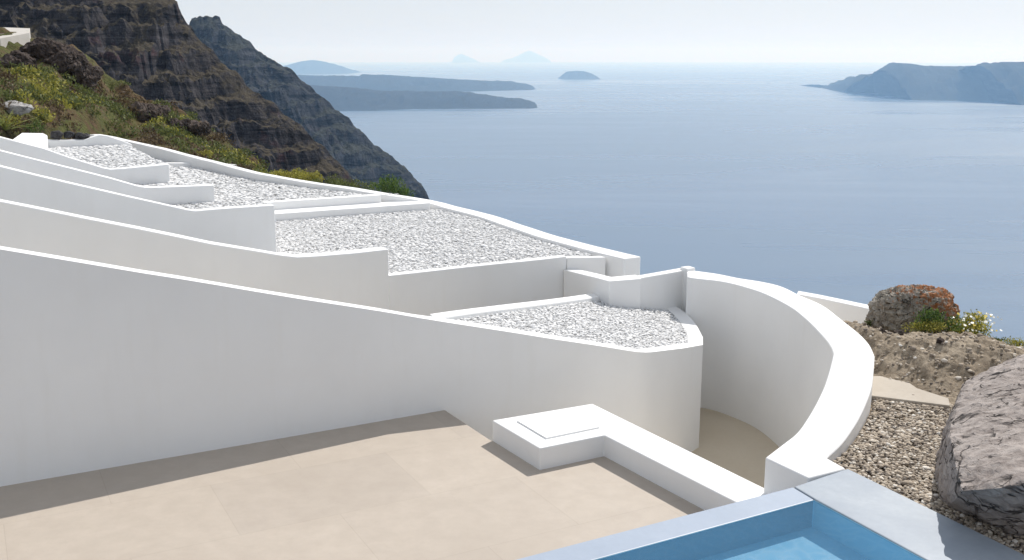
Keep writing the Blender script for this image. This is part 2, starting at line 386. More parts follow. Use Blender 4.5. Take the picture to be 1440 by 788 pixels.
# --- W2, bed 3 and its end block
Z3 = 1.40
W2O = oc(at(797, 361, Z3))
s_b = onwall(546, 388, W2O); s_t = onwall(546, 351, W2O); s_e = onwall(797, 361, W2O); k = onwall(419, 360.5, W2O)
w2 = [onwall(u, v, W2O) for u, v in [(0, 283), (120, 306.5), (200, 322.5), (300, 343), (360, 353), (395, 359), (419, 361.8), (450, 360), (500, 356)]] + [s_t]
s = (w2[0].z - w2[1].z) / (ac(w2[1]) - ac(w2[0]))
w2 = [loc(-12, W2O, w2[0].z + s * (ac(w2[0]) + 12))] + w2
bb = bmesh.new(); strip(bb, w2, [p + NRM * .34 for p in w2], -1.6)
o = tag(obj('stair_wall', bb, WHITE, bevel=.022), 'white sloping wall second from the terrace, ending in a step beside the largest pebble roof', 'wall', 'sloping white walls')
bb = bmesh.new(); w2b = [Vector((s_b.x, s_b.y, s_b.z)), s_e]
w2b[0] = w2b[0] + D1 * .002
strip(bb, w2b, [p + NRM * .2 for p in w2b], -1.6)
tag(obj('roof_edge_wall', bb, WHITE, bevel=.018), 'white front wall of the largest pebble roof, above the passage', 'wall')
pA, pB, pC, pD = at(803, 364.5, Z3 - .05), at(852, 360, Z3), at(872, 365.5, Z3), at(901, 363.5, Z3)
bb = bmesh.new(); a0 = Vector((*s_e.xy, Z3 - .03)) + D1 * .01; c1 = [a0, Vector((pB.x, pB.y, Z3 - .03))]
strip(bb, c1, [p + NRM * .2 for p in c1], -1.6)
tag(obj('curb', bb, WHITE, bevel=.015), 'short white kerb between the pebble roof and the outer parapet end', 'kerb')

# --- outer parapet, sweeping back round all the roofs
zq = lambda z: Z3 + (z - 1.99) * 1.2
par_uv = [(901, 361, Z3), (840, 346.8, Z3), (780, 331, Z3), (694, 302.5, Z3), (640, 289.5, Z3), (618, 283.5, zq(2.05)),
           (593, 279, 1.53), (566, 275, 1.63), (539, 270.5, 1.72), (498, 263.5, 1.77), (452, 257.5, 1.81), (407, 250, 1.84), (372, 244, 1.88), (335, 234.5, 1.93),
           (303, 226, 1.97), (280, 220.5, 2.01), (240, 210, 2.07), (200, 201, 2.12), (165, 193.2, 2.17), (140, 188.5, 2.22), (124, 189.5, 2.25)]
par_out = [at(*q) for q in par_uv]
PO = resample(par_out, 70)
par_in = [pC + Vector((0, 0, 0)), at(841, 357.5, Z3), at(804, 348, Z3), at(760, 334, Z3), at(667, 306, Z3), at(632, 295.5, Z3)]
PIN = offset_line(PO, .28)
wpar = lambda i: .42 if i < 22 else .28
PI_ = [offset_line(PO, .44)[i] if i < 20 else (offset_line(PO, .44)[i].lerp(PIN[i], min(1, (i - 20) / 8))) for i in range(70)]
bb = bmesh.new(); strip(bb, PO, PI_, -2.5)
tag(obj('parapet', bb, WHITE, smooth=30, bevel=.02), 'long white parapet along the outer edge of the pebble roofs, above the sea', 'parapet')

# --- W3, W4, W5 roof blocks with pebble tops
def block(name, off, picks, end_v, depth, label, a_left=-13, gz=None, zb=-1.0, back=True):
    line = [onwall(u, v, off) for u, v in picks]
    p0, p1 = line[0], line[1]; s = (p0.z - p1.z) / (ac(p1) - ac(p0))
    fr = [loc(a_left, off, p0.z + s * (ac(p0) - a_left))] + line
    e = fr[-1]
    bb = bmesh.new(); strip(bb, fr, [p + NRM * .26 for p in fr], zb)
    o = tag(obj(name, bb, WHITE, bevel=.02), label, 'wall', 'sloping white walls')
    return o, fr, e
Z3U = s_t.z
W3O = oc(at(386, 346, Z3U)) + .02; W4O, W5O = W3O + 1.35, W3O + 2.6
w3, w3l, e3 = block('roof_wall', W3O, [(0, 234), (97, 257.5), (175, 275), (253, 292.5), (264, 295), (276, 296.5), (300, 294.5), (386, 289)], 345, 5, 'white sloping wall third from the terrace, its bluish face ending above the largest pebble roof')
w4, w4l, e4 = block('roof_wall', W4O, [(0, 212), (97, 236.5), (155, 251), (194, 262), (206, 264), (225, 263.7), (301, 261)], 289, 5, 'white sloping wall fourth from the terrace, with a square grey end')
w5, w5l, e5 = block('roof_wall', W5O, [(0, 193), (62, 209.5), (97, 221.5), (145, 236), (156, 238.2), (175, 237), (238, 231.5)], 257, 5, 'rearmost white sloping wall, ending beside the farthest pebble roof')

# --- roof slabs that carry the pebbles
def slab(name, pts, z, zb, label):
    bb = bmesh.new(); prism(bb, [Vector((p[0], p[1], z)) for p in pts], zb)
    return tag(obj(name, bb, BEDBASE), label, 'roof')
G3 = Z3 - .07
O_R2 = oc(at(620, 294, G3)); O_R1 = O_R2 + .7
G2 = onwall(386, 286, O_R1).z - .02
a3, a4, a5 = ac(e3), ac(e4), ac(e5)
par_ao = [(ac(p), oc(p)) for p in PI_]
def par_range(z0, z1): return [p for p in PI_ if z0 <= oc(p) <= z1]
r2L, r2R = a3, at(623, 294, G3)
bed3 = [loc(ac(k) - .6, W2O + .33), loc(ac(s_t), W2O + .33), loc(ac(s_t), W2O + .16), loc(ac(pB), W2O + .16)] + [p for p in PI_ if W2O + .5 < oc(p) < O_R2] + [loc(ac(r2R), O_R2), loc(a3 + .0, O_R2), loc(a3, W3O + .27), loc(ac(k) - .6, W3O - .02)]
slab('pebble_roof', bed3, G3 - .03, -1.0, 'largest flat white roof of pebbles, in front of two white steps')
def topz(l): return l[-1].z
G3B, G4B, G5B = e3.z - .05, e4.z - .05, e5.z - .05
blk3 = [loc(a3 - 8, W3O + .25), loc(a3, W3O + .25), loc(a3, O_R1), loc(a3 - 8, O_R1)]
blk4 = [loc(a4 - 8, W4O + .25), loc(a4, W4O + .25), loc(a4, O_R1 + .4), loc(a4 - 8, O_R1 + .4)]
O5B = oc(at(120, 206.5, G5B))
blk5 = [loc(a5 - 9, W5O + .25), loc(a5, W5O + .25), loc(a5, O5B), loc(a5 - 9, O5B)]
slab('pebble_roof', blk3, G3B - .03, -1.0, 'narrow pebble roof behind the third sloping wall, left of the two white steps')
slab('pebble_roof', blk4, G4B - .03, -1.0, 'small pebble roof behind the fourth sloping wall')
slab('pebble_roof', blk5, G5B - .03, -1.0, 'farthest pebble roof at upper left, behind the rearmost sloping wall')
# steps between the largest roof and the one behind
st = empty('roof_steps', loc(a3 + 1.5, O_R2, G3), 'two long white steps between the largest pebble roof and the one behind', 'steps')
zmid = onwall(388, 301, O_R2).z
x1, x2 = onwall(574, 286, O_R2), onwall(527, 273.5, O_R1)
for nm, o_, z_, xr, dep in (('step', O_R2, zmid, x1, .75), ('step', O_R1, G2 + .05, x2, .3)):
    aa = 4.85 if o_ == O_R2 else 3.7
    bb = bmesh.new(); prism(bb, [loc(a3 - .2, o_, z_), loc(aa, o_, z_), loc(aa, o_ + dep, z_), loc(a3 - .2, o_ + dep, z_)], -1.0)
    obj(nm, bb, WHITE, st, bevel=.015)
bed2 = [loc(a3 - 6, O_R1 + .28), loc(ac(x2) + .9, O_R1 + .28)] + [p for p in PI_ if oc(p) > O_R1 + .35 and ac(p) < ac(x2) + .9]
bed2 = bed2[:-2] + [Vector((PI_[-1].x - 1.0, PI_[-1].y, 0)), loc(a5 - 2, O_R1 + 4)]
slab('pebble_roof', bed2, G2 - .03, -1.0, 'long pebble roof behind the two white steps, along the outer parapet')
# low riser and back parapets of the farthest roof
print('G', G3, G2, zmid, 'z', e3.z, e4.z, e5.z, 'O', W2O, W3O, W4O, W5O, O_R2, O_R1, O5B, 'a', a3, a4, a5)
rz = G2 + .16
r0, r1 = at(238, 236, G2), at(309, 233, G2)
bb = bmesh.new(); fr = [Vector((r0.x - 1.5, r0.y - .8, rz)), Vector((r0.x, r0.y, rz)), Vector((r1.x, r1.y, rz - .08)), Vector((r1.x + .6, r1.y + .1, rz - .16))]
strip(bb, fr, [p + NRM * .25 for p in fr], -1.0)
tag(obj('low_step', bb, WHITE, bevel=.01), 'thin white step across the pebble roof behind the rearmost sloping wall', 'step')
bk = [onwall(u, v, O5B) for u, v in [(58, 197.5), (66, 197.2), (95, 197.5), (118, 197), (129, 193.5), (140, 190), (152, 191.5), (172, 198), (186, 203)]]
bb = bmesh.new(); strip(bb, bk, [p + NRM * .28 for p in bk], 2.0)
tag(obj('rear_parapet', bb, WHITE, bevel=.02), 'low white back wall of the farthest pebble roof, rising to a small hump', 'parapet')
ql = [at(u, v, e5.z + .28) for u, v in [(20, 195.5), (31, 187.2), (62, 186.8), (66, 190), (66, 199)]]
bb = bmesh.new()
q = [onwall(15, 197.5, O5B - 2.3), onwall(66, 208, O5B - .9), onwall(66.5, 190, O5B + .05), onwall(61, 187, O5B + .2), onwall(30, 187, O5B + .2)]
prism(bb, q, 1.5)
tag(obj('wall_end', bb, WHITE, bevel=.03), 'stubby sunlit white wall end under the scrub at far left', 'wall')

# ------------------------------------------------------------------ pool
pool = empty('plunge_pool', at(1115, 685, 0), 'blue plunge pool with pale cement coping at the bottom of the photo', 'pool')
co2 = at(1115, 685, ZCOP); ci2 = at(1145, 703, ZCOP); co1 = at(720, 788, ZCOP); ci1 = at(840, 788, ZCOP)
dl = (co1 - co2).normalized(); dr = (at(1440, 782, ZCOP) - at(1190, 660, ZCOP)).normalized()
coL = co2 + dl * 5; ciL = ci2 + dl * 5.2
bb = bmesh.new(); prism(bb, [co2, coL, ciL, ci2], 0.0); obj('coping', bb, COPING, pool, bevel=.012)
g = .022
r_far = at(1192, 659, ZCOP); jo = co2 + (r_far - co2).normalized() * g; ji = ci2 + (r_far - co2).normalized() * g
ri_end = ji + dr * 4.2; ro_end = r_far + dr * 4.4
bb = bmesh.new(); prism(bb, [jo, ji, ri_end, ro_end, r_far], 0.0); obj('overflow_ledge', bb, LEDGE, pool, bevel=.012)
bb = bmesh.new(); prism(bb, [co2 + Vector((0, 0, -.03)), ci2 + Vector((0, 0, -.03)), ji + Vector((0, 0, -.03)), jo + Vector((0, 0, -.03))], .5); obj('joint', bb, DARKM, pool)
# basin
def mat_pool():
    m, nt, b = newmat('pool_plaster'); v = coords(nt); a = nz(nt, v, 2.0, 5); 
    c = mix(nt, ramp(nt, a, [(.35, (0,)*3), (.65, (1,)*3)]), (.22, .42, .55), (.28, .48, .60))
    w = N(nt, 'ShaderNodeTexVoronoi', feature='SMOOTH_F1', Scale=5.5); 
    wn = N(nt, 'ShaderNodeTexNoise', Scale=2.0, Detail=3); nt.links.new(v, wn.inputs['Vector'])
    mx = N(nt, 'ShaderNodeMixRGB', blend_type='ADD'); mx.inputs[0].default_value = .5; nt.links.new(v, mx.inputs[1]); nt.links.new(wn.outputs['Color'], mx.inputs[2])
    nt.links.new(mx.outputs[0], w.inputs['Vector'])
    nt.links.new(c, b.inputs['Base Color']); b.inputs['Roughness'].default_value = .7; return m
POOLM = mat_pool()
POOLW = mat_cement('pool_wall_shade_lift', (.42, .70, .84), (.47, .74, .87), .5)  # wall colour lightened to offset shade, so it blends with the basin floor
DEPTH = .30
ZW = ZCOP - .012; ZF = ZW - DEPTH
A, Bq, Cq = ciL, ci2, ri_end; Dq = ciL + (ri_end - ci2)
bb = bmesh.new()
top = [Vector((p.x, p.y, ZCOP - .004)) for p in (A, Bq, Cq, Dq)]; bot = [Vector((p.x, p.y, ZF)) for p in (A, Bq, Cq, Dq)]
vt = [bb.verts.new(p) for p in top]; vb = [bb.verts.new(p) for p in bot]
bb.faces.new(vb)
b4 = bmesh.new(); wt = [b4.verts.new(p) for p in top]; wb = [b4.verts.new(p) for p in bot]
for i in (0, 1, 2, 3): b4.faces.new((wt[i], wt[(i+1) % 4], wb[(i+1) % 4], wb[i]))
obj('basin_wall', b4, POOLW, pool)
for v_ in bb.verts:
    pass
bmesh.ops.delete(bb, geom=[v_ for v_ in bb.verts if not v_.link_faces], context='VERTS'); basin = obj('basin_floor', bb, POOLM, pool)
m, nt, b_ = newmat('pool_water'); nt.nodes.remove(b_); out_ = nt.nodes['Material Output']
tr = N(nt, 'ShaderNodeBsdfTransparent'); tr.inputs[0].default_value = (.82, .93, .98, 1); gl = N(nt, 'ShaderNodeBsdfGlossy', Roughness=.02)
fr_ = N(nt, 'ShaderNodeFresnel', IOR=1.26)
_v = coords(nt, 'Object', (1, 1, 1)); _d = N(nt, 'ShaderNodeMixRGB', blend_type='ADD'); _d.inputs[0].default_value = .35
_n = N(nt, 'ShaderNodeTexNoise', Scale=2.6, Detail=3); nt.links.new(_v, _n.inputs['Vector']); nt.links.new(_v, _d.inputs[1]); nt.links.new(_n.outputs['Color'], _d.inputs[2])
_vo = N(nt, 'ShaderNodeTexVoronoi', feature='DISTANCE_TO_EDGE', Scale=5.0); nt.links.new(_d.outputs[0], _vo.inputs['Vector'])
nt.links.new(ramp(nt, _vo.outputs['Distance'], [(0, (1.0, 1.0, 1.0)), (.05, (.90, .96, .99)), (.22, (.79, .91, .965)), (.6, (.74, .885, .955))]), tr.inputs[0]); mx = N(nt, 'ShaderNodeMixShader'); v = coords(nt)  # pale veins in the tint stand in for caustic light on the basin
bp = N(nt, 'ShaderNodeBump', Strength=.25, Distance=.01); nt.links.new(nz(nt, v, 4.5, 3, .5, .8), bp.inputs['Height'])
nt.links.new(bp.outputs[0], gl.inputs['Normal']); nt.links.new(bp.outputs[0], fr_.inputs['Normal'])
df = N(nt, 'ShaderNodeBsdfDiffuse'); df.inputs[0].default_value = (.07, .28, .52, 1); mb = N(nt, 'ShaderNodeMixShader'); mb.inputs[0].default_value = .27
nt.links.new(tr.outputs[0], mb.inputs[1]); nt.links.new(df.outputs[0], mb.inputs[2])
nt.links.new(fr_.outputs[0], mx.inputs[0]); nt.links.new(mb.outputs[0], mx.inputs[1]); nt.links.new(gl.outputs[0], mx.inputs[2]); nt.links.new(mx.outputs[0], out_.inputs['Surface'])
fast_mesh('water', np.array([(p.x, p.y, ZW) for p in (A, Dq, Cq, Bq)]), np.array([[0, 1, 2, 3]]), m, pool, False)

# ------------------------------------------------------------------ pebbles
ICO_V = None
def ico():
    global ICO_V, ICO_F
    bb = bmesh.new(); bmesh.ops.create_icosphere(bb, subdivisions=1, radius=1)
    ICO_V = np.array([v.co[:] for v in bb.verts]); ICO_F = np.array([[v.index for v in f.verts] for f in bb.faces]); bb.free()
ico()
def inside(pts, poly):
    x, y = pts[:, 0], pts[:, 1]; r = np.zeros(len(pts), bool); n = len(poly)
    for i in range(n):
        x1, y1 = poly[i][0], poly[i][1]; x2, y2 = poly[(i+1) % n][0], poly[(i+1) % n][1]
        c = ((y1 > y) != (y2 > y)); r ^= c & (x < (x2 - x1) * (y - y1) / (y2 - y1 + 1e-12) + x1)
    return r
def rots(n):
    q = RNG.normal(size=(n, 4)); q /= np.linalg.norm(q, axis=1)[:, None]; w, x, y, z = q.T
    return np.stack([1-2*(y*y+z*z), 2*(x*y-z*w), 2*(x*z+y*w), 2*(x*y+z*w), 1-2*(x*x+z*z), 2*(y*z-x*w), 2*(x*z-y*w), 2*(y*z+x*w), 1-2*(x*x+y*y)], 1).reshape(n, 3, 3)
def pebbles(name, poly, z, size, mat, label, cat='gravel', zfun=None, fill=2.0, clip=None, flat=.27):
    poly = [(p[0], p[1]) for p in poly]
    P = np.array(poly); lo, hi = P.min(0), P.max(0)
    n = int((hi - lo).prod() / (size * size) * fill)
    c = RNG.uniform(lo, hi, (n, 2)); c = c[inside(c, poly)]
    if clip is not None: c = c[clip(c)]
    n = len(c); s = size * .62 * RNG.lognormal(0, .28, n)
    V = ICO_V[None] * RNG.uniform(.75, 1.2, (n, 12, 1))
    V = V * (s[:, None] * np.stack([np.ones(n), RNG.uniform(.65, 1, n), RNG.uniform(.5, .85, n)], 1))[:, None, :]
    V = np.einsum('nij,nkj->nki', rots(n), V); V[:, :, 2] *= flat
    zz = (zfun(c) if zfun else np.full(n, z)) + RNG.uniform(-.2, .35, n) * size * .55
    V += np.concatenate([c, zz[:, None]], 1)[:, None, :]
    Fc = (ICO_F[None] + (np.arange(n) * 12)[:, None, None]).reshape(-1, 3)
    o = fast_mesh(name, V.reshape(-1, 3), Fc, mat, None, True)
    return tag(o, label, cat, kind='stuff')
ins = lambda poly, z: poly
pebbles('white_pebbles', bed3, G3, .062, PEBBLE, 'white pebbles over the largest roof')
pebbles('white_pebbles', blk3, G3B, .075, PEBBLE, 'white pebbles on the narrow roof left of the steps')
pebbles('white_pebbles', blk4, G4B, .075, PEBBLE, 'white pebbles on the small roof behind the fourth sloping wall')
pebbles('white_pebbles', blk5, G5B, .08, PEBBLE, 'white pebbles on the farthest roof at upper left')
pebbles('white_pebbles', bed2, G2, .09, PEBBLE, 'white pebbles on the long roof behind the two steps')
bedp = [p + NRM * .0 for p in offset_line(loop_o, th - .03)] + [ led[2] + Vector((-.1, -.03, 0)), led[1] + Vector((.0, -.02, 0)), back_end - NRM * .04, rw[1] - NRM * .04, rw[0] - NRM * .04]
def bed_z(c): return np.array([pz((x, y, 0)) - .07 for x, y in c])
bb = bmesh.new(); prism(bb, [Vector((p[0], p[1], pz(p) - .10)) for p in bedp], -.4); obj('bed_base', bb, BEDBASE, planter)
pebbles('white_pebbles', bedp, 0, .05, PEBBLE, 'white pebbles filling the D-shaped planter', zfun=bed_z, fill=1.9)

# ------------------------------------------------------------------ garden on the right
GG = ZCOP - .12
def grid_mesh(name, xs, ys, zf, mat, cut=None, **kw):
    X, Y = np.meshgrid(xs, ys); Z = zf(X, Y)
    V = np.stack([X, Y, Z], -1).reshape(-1, 3); nx, ny = len(xs), len(ys)
    i = np.arange(nx * ny).reshape(ny, nx)
    Fq = np.stack([i[:-1, :-1], i[:-1, 1:], i[1:, 1:], i[1:, :-1]], -1).reshape(-1, 4)
    if cut is not None:
        keep = cut(V); Fq = Fq[keep[Fq].all(1)]
    return fast_mesh(name, V, Fq, mat, None, kw.get('smooth', True))
def fbm(X, Y, scale, octv=6, seed=0.0, H=.9, ridged=False):
    out = np.empty(X.size); xf, yf = X.ravel() / scale, Y.ravel() / scale
    fn = noise.ridged_multi_fractal if ridged else None
    for j in range(X.size):
        p = (xf[j], yf[j], seed)
        out[j] = noise.ridged_multi_fractal(p, H, 2.1, octv, 1.0, 2.0) if ridged else noise.fractal(p, H, 2.1, octv)
    return out.reshape(X.shape)
def smooth(a, b_, x):
    t = np.clip((x - a) / (b_ - a), 0, 1); return t * t * (3 - 2 * t)
# bank: flat gravel shelf, rising behind into a pale earth mound, falling to the cliff
mound_pts = [(aty(1215, 452, 15.6), 1.0), ]
bL = at(1228, 538, GG); bM = at(1335, 566, GG)
CR = [(1120, 478), (1190, 458), (1215, 455), (1240, 463), (1280, 470), (1345, 470), (1390, 474), (1440, 489), (1560, 515), (1800, 560)]
CRP = []
for u_, v_ in CR:
    y_ = 16.0
    for _ in range(8):
        p_ = aty(u_, v_, y_); y_ = float(np.interp(p_.x, [4, bL.x, bM.x, 9.2, 16], [bL.y + .3, bL.y, bM.y, bM.y - .9, bM.y - 2.3])) + 1.7
    CRP.append(aty(u_, v_, y_))
CRX = np.array([p.x for p in CRP]); CRZ = np.array([p.z for p in CRP])
def garden_z(X, Y):
    foot = np.interp(X, [4, bL.x, bM.x, 9.2, 16], [bL.y + .3, bL.y, bM.y, bM.y - .9, bM.y - 2.3])
    crest = np.interp(X, CRX, CRZ)
    d = Y - foot
    z = GG - .03 + (crest - GG) * smooth(0, 1.7, d)
    fal = smooth(1.8, 4.0, d)
    z = z - fal * 1.1 - np.maximum(0, d - 3.2) * .9
    z = z - np.maximum(0, X - 14) * .8
    n = fbm(X, Y, 1.3, 5, 3.1); n2 = fbm(X, Y, .35, 4, 7.7)
    amt = smooth(-.1, .9, d)
    return z + amt * (n * .085 + n2 * .03 - .05 * np.abs(fbm(X + Y * .6, Y, .7, 4, 5.2)) + .05 * (fbm(X, Y, .22, 4, 2.2, .8, True) - 1.1))
xs = np.arange(4.0, 11.5, .04); ys = np.arange(8.3, 21.5, .04)
# plan limit: the shelf ends against the curved wall and the pool ledge
lim = [(p.x, p.y) for p in OA[14:]] + [(p.x, p.y) for p in OB[1:]]
lim_poly = [(p[0] - .06, p[1]) for p in lim] + [(r_far.x, r_far.y)] + [(ro_end.x, ro_end.y), (11.5, ro_end.y), (11.5, 21.5), (lim[0][0] - .06, 21.5)]
def cutg(V): return inside(V[:, :2], lim_poly)
ga = grid_mesh('garden_ground', xs, ys, garden_z, EARTH, cutg); tag(ga, kind='structure')
gp = [(p[0] + .03, p[1]) for p in lim[-26:]] + [(r_far.x + .03, r_far.y + .03)] + [tuple((r_far + dr * 3.9 + Vector((.06, .03, 0))).xy)] + [(bM.x + 3, bM.y - 3.2), (bM.x + .6, bM.y + .1), (bM.x, bM.y - .1), (bL.x, bL.y - .35)]
pebbles('brown_gravel', gp, GG + .005, .042, GRIT, 'coarse brown gravel between the curved wall, the pool ledge and the big mauve rock', fill=2.2, flat=.6)
bb = bmesh.new(); gq = [at(u, v, GG) for u, v in [(1226, 566), (1338, 582), (1352, 562), (1300, 545), (1268, 526), (1226, 530)]]
bankp = [(bL.x - .2, bL.y + .3), (bM.x, bM.y + .2), (10.5, bM.y - .5), (10.5, 16.8), (5.4, 17.2)]
pebbles('bank_grit', bankp, 0, .05, GRIT, 'loose stones and grit over the pale earth bank', zfun=lambda c: garden_z(c[:, 0][None], c[:, 1][None])[0], fill=.22, flat=.7)
# concrete pad at the foot of the mound
pad = [at(u, v, GG + .05) for u, v in [(1222, 556), (1336, 570.5), (1334, 560), (1290, 546), (1264, 528), (1222, 529)]]
prism(bb, pad, GG - .1); bmesh.ops.subdivide_edges(bb, edges=bb.edges, cuts=3)
PAD = mat_cement('rough_pale_concrete', (.40, .35, .29), (.50, .455, .39), .9)
tag(obj('concrete_pad', bb, PAD, bevel=.012), 'rough pale concrete strip between the brown gravel and the earth bank', 'pad')
# garden edge wall behind
fw = [aty(1120, 413, 21.2), aty(1150, 418.5, 20.8), aty(1222, 434.5, 19.9), aty(1262, 443, 19.5)]
bb = bmesh.new(); strip(bb, fw, [p + Vector((.12, .3, 0)) for p in fw], -2.0)
tag(obj('boundary_wall', bb, WHITE, bevel=.02), 'low white wall behind the curved wall, running to the lichen boulder', 'wall')

# --- rocks
def rock(name, pts, mat, label, sub=4, amp=.05, sc_=1.0, parent=None, seed=0, cat='rock', smooth_=60, pull=.0, ridged=.5):
    bb = bmesh.new()
    for p in pts: bb.verts.new(p)
    r = bmesh.ops.convex_hull(bb, input=bb.verts)
    bmesh.ops.delete(bb, geom=[g for g in r['geom_interior'] if isinstance(g, bmesh.types.BMVert)], context='VERTS')
    bmesh.ops.triangulate(bb, faces=bb.faces)
    L = max((Vector(a) - Vector(b2)).length for a in pts for b2 in pts)
    for k_ in range(sub):
        lim_ = L / (2.5 * 2 ** (k_))
        es = [e for e in bb.edges if e.calc_length() > lim_ * .6]
        bmesh.ops.subdivide_edges(bb, edges=es, cuts=1); bmesh.ops.triangulate(bb, faces=bb.faces)
        if k_ < 2: bmesh.ops.smooth_vert(bb, verts=bb.verts, factor=.1 if pull == 0 else pull, use_axis_x=True, use_axis_y=True, use_axis_z=True)
    bb.normal_update()
    off = Vector((seed * 13.1, seed * 7.7, seed * 3.3))
    mv = []
    for v_ in bb.verts:
        p = v_.co * sc_ + off
        n = noise.fractal(p * 1.6, .9, 2.1, 5) * (1 - ridged) + (noise.ridged_multi_fractal(p * 1.1, .9, 2.0, 4, 1, 2) - 1.0) * ridged * .6
        n += .35 * noise.fractal(p * 7, .8, 2.1, 4)
        mv.append(v_.normal * n * amp)
    for v_, d in zip(bb.verts, mv): v_.co += d
    o = obj(name, bb, mat, parent, smooth=smooth_)
    return tag(o, label, cat) if label else o
RP = [(1357, 537, 13.28), (1341, 575, 12.14), (1335, 612, 10.8), (1345, 655, 9.95), (1353, 690, 9.4), (1405, 687, 9.1), (1460, 678, 8.95), (1560, 650, 9.2), (1600, 590, 11.45), (1540, 500, 13.28), (1480, 488, 13.74), (1440, 496, 13.74), (1398, 514, 13.63)]
pts = [aty(*p) for p in RP]
pts += [at(1311, 668, GG - .1), at(1315, 700, GG - .15), at(1342, 722, GG) + Vector((.1, .45, -.2)), at(1352, 728, GG) + Vector((.15, .6, -.2)), at(1420, 758, GG) + Vector((0, .7, -.25)), at(1500, 790, GG) + Vector((0, .7, -.25)), at(1640, 760, GG - .3), at(1650, 640, GG - .3), at(1560, 560, GG - .3), at(1420, 560, GG - .3), at(1350, 580, GG - .2), at(1325, 620, GG - .1)]
rock('big_rock', pts, ROCK, 'big angular mauve-grey rock with black cracks, beside the pool ledge at right', 6, .06, 1.3, seed=2, smooth_=22, pull=.01)
rng = random.Random(4)
sil = [(1221, 440), (1224, 425), (1238, 410), (1262, 402), (1290, 400.5), (1322, 405), (1340, 418), (1348, 432), (1349, 456), (1340, 478), (1300, 486), (1262, 484), (1226, 466), (1219, 452)]
pts = []
for u, v in sil:
    pts.append(aty(u, v, 17.3))
    for dy, kf in ((-.44, .72), (.5, .72)):
        pts.append(aty(1285 + (u - 1285) * kf, 437 + (v - 437) * kf, 17.3 + dy))
rock('boulder', pts, BOULDER, 'rounded brown boulder with orange lichen on top of the earth bank', 6, .12, 1.9, seed=5, smooth_=45)
def blob(u, v, y, rx, ry, rz, n=26, seed=0):
    c = aty(u, v, y); r_ = random.Random(seed); pts = []
    for i in range(n):
        d = Vector((r_.gauss(0, 1), r_.gauss(0, 1), r_.gauss(0, 1))).normalized()
        pts.append(c + Vector((d.x * rx, d.y * ry, d.z * rz)) * r_.uniform(.85, 1.05))
    return pts
for i, (u, v, rx, rz, lab) in enumerate([(80, 190, .21, .12, 'dark lava stone on the white parapet at upper left, leftmost of its row'), (97, 190.5, .22, .10, 'dark lava stone in the middle of the row on the upper left parapet'), (111, 191.5, .19, .09, 'flattish dark lava stone right of the middle one on the upper left parapet'), (121, 191.5, .12, .085, 'smallest dark lava stone at the right end of the row on the upper left parapet')]):
    yy = (bk[2] + NRM * .18).y + (u - 95) * .008
    rock('lava_stone', blob(u, v, yy, rx, .16, rz, 18, 20 + i), LAVA, lab, 3, .035, 4, seed=i, cat='stone')['group'] = 'dark stones on the upper left parapet'

# ------------------------------------------------------------------ near scrub slope at left
PP = np.array([(p.x, p.y) for p in par_out]); PZ = np.array([p.z for p in par_out])
def par_dist(X, Y):
    """distance beyond the parapet line (outer side) and parapet height there"""
    best = np.full(X.shape, 1e9); zb = np.zeros(X.shape)
    for i in range(len(PP) - 1):
        a, c = PP[i], PP[i+1]; d = c - a; L2 = d @ d
        t = np.clip(((X - a[0]) * d[0] + (Y - a[1]) * d[1]) / L2, 0, 1)
        dd = np.hypot(X - a[0] - t * d[0], Y - a[1] - t * d[1])
        m_ = dd < best; best = np.where(m_, dd, best); zb = np.where(m_, PZ[i] + (PZ[i+1] - PZ[i]) * t, zb)
    return best, zb
ridge_px = [(-260, 20), (-100, 38), (0, 47), (40, 49), (64, 64), (110, 78), (138, 106), (165, 128), (220, 148), (270, 163), (300, 192), (325, 212), (350, 232), (400, 275), (480, 360)]
RY = 58.0
rp = [aty(u, v, RY) for u, v in ridge_px]; RX = np.array([p.x for p in rp]); RZ = np.array([p.z for p in rp])
LZ = bk[0].z - .25
o_fx = np.array([-60, -20, PP[-1, 0] - .8] + list(PP[::-1, 0])); o_fy = np.array([16, 20, PP[-1, 1] - 2] + list(PP[::-1, 1])); o_fz = np.array([LZ, LZ, LZ] + list(PZ[::-1] - .3))
o_fy[:3] = [bk[0].y - 8, bk[0].y - 1, bk[0].y + 1.5]
def near_z(X, Y):
    xr = X * RY / np.maximum(Y, 14) * .5 + X * .5                                     # the ridge swings round with the slope
    zr = np.interp(xr, RX, RZ)
    d, zp = par_dist(X, Y)
    fy = np.interp(X, o_fx, o_fy); fz = np.interp(X, o_fx, o_fz)
    t = np.clip((Y - fy) / np.maximum(RY - fy, 1), 0, 1.0)
    zA = fz + (zr - fz) * t ** 1.1 - np.maximum(0, Y - RY) * .75
    zB = zp - .25 - np.maximum(0, d - 1.5) * .9 - 4.0 * smooth(-4.6, -2.6, X)
    w_ = smooth(-13, -9, X)
    z = zA * (1 - w_) + np.minimum(zA, zB) * w_
    n = fbm(X, Y, 6.0, 6, 1.3); r_ = fbm(X, Y, 8.0, 5, 9.3, .85, True) - 1.1
    return z + smooth(2, 8, d) * (n * .7 + r_ * .9 + .35 * (fbm(X, Y, 2.6, 5, 12.3, .85, True) - 1.1)) + .10 * fbm(X, Y, 1.0, 4, 4.4)
xs = np.arange(-42, -1.5, .19); ys = np.arange(18, 74, .19)
def cutn(V):
    d, zp = par_dist(V[:, 0], V[:, 1])
    x, y = V[:, 0], V[:, 1]
    yl = np.interp(x, PP[::-1, 0], PP[::-1, 1])
    a_ = (x - ORG.x) * D1.x + (y - ORG.y) * D1.y; o_ = (x - ORG.x) * NRM.x + (y - ORG.y) * NRM.y
    outp = np.where(x > PP[-1, 0], y > yl + .05, True)
    return outp & (o_ > W5O + .3) & ~((a_ > a5 - 9) & (o_ < O5B + .2))
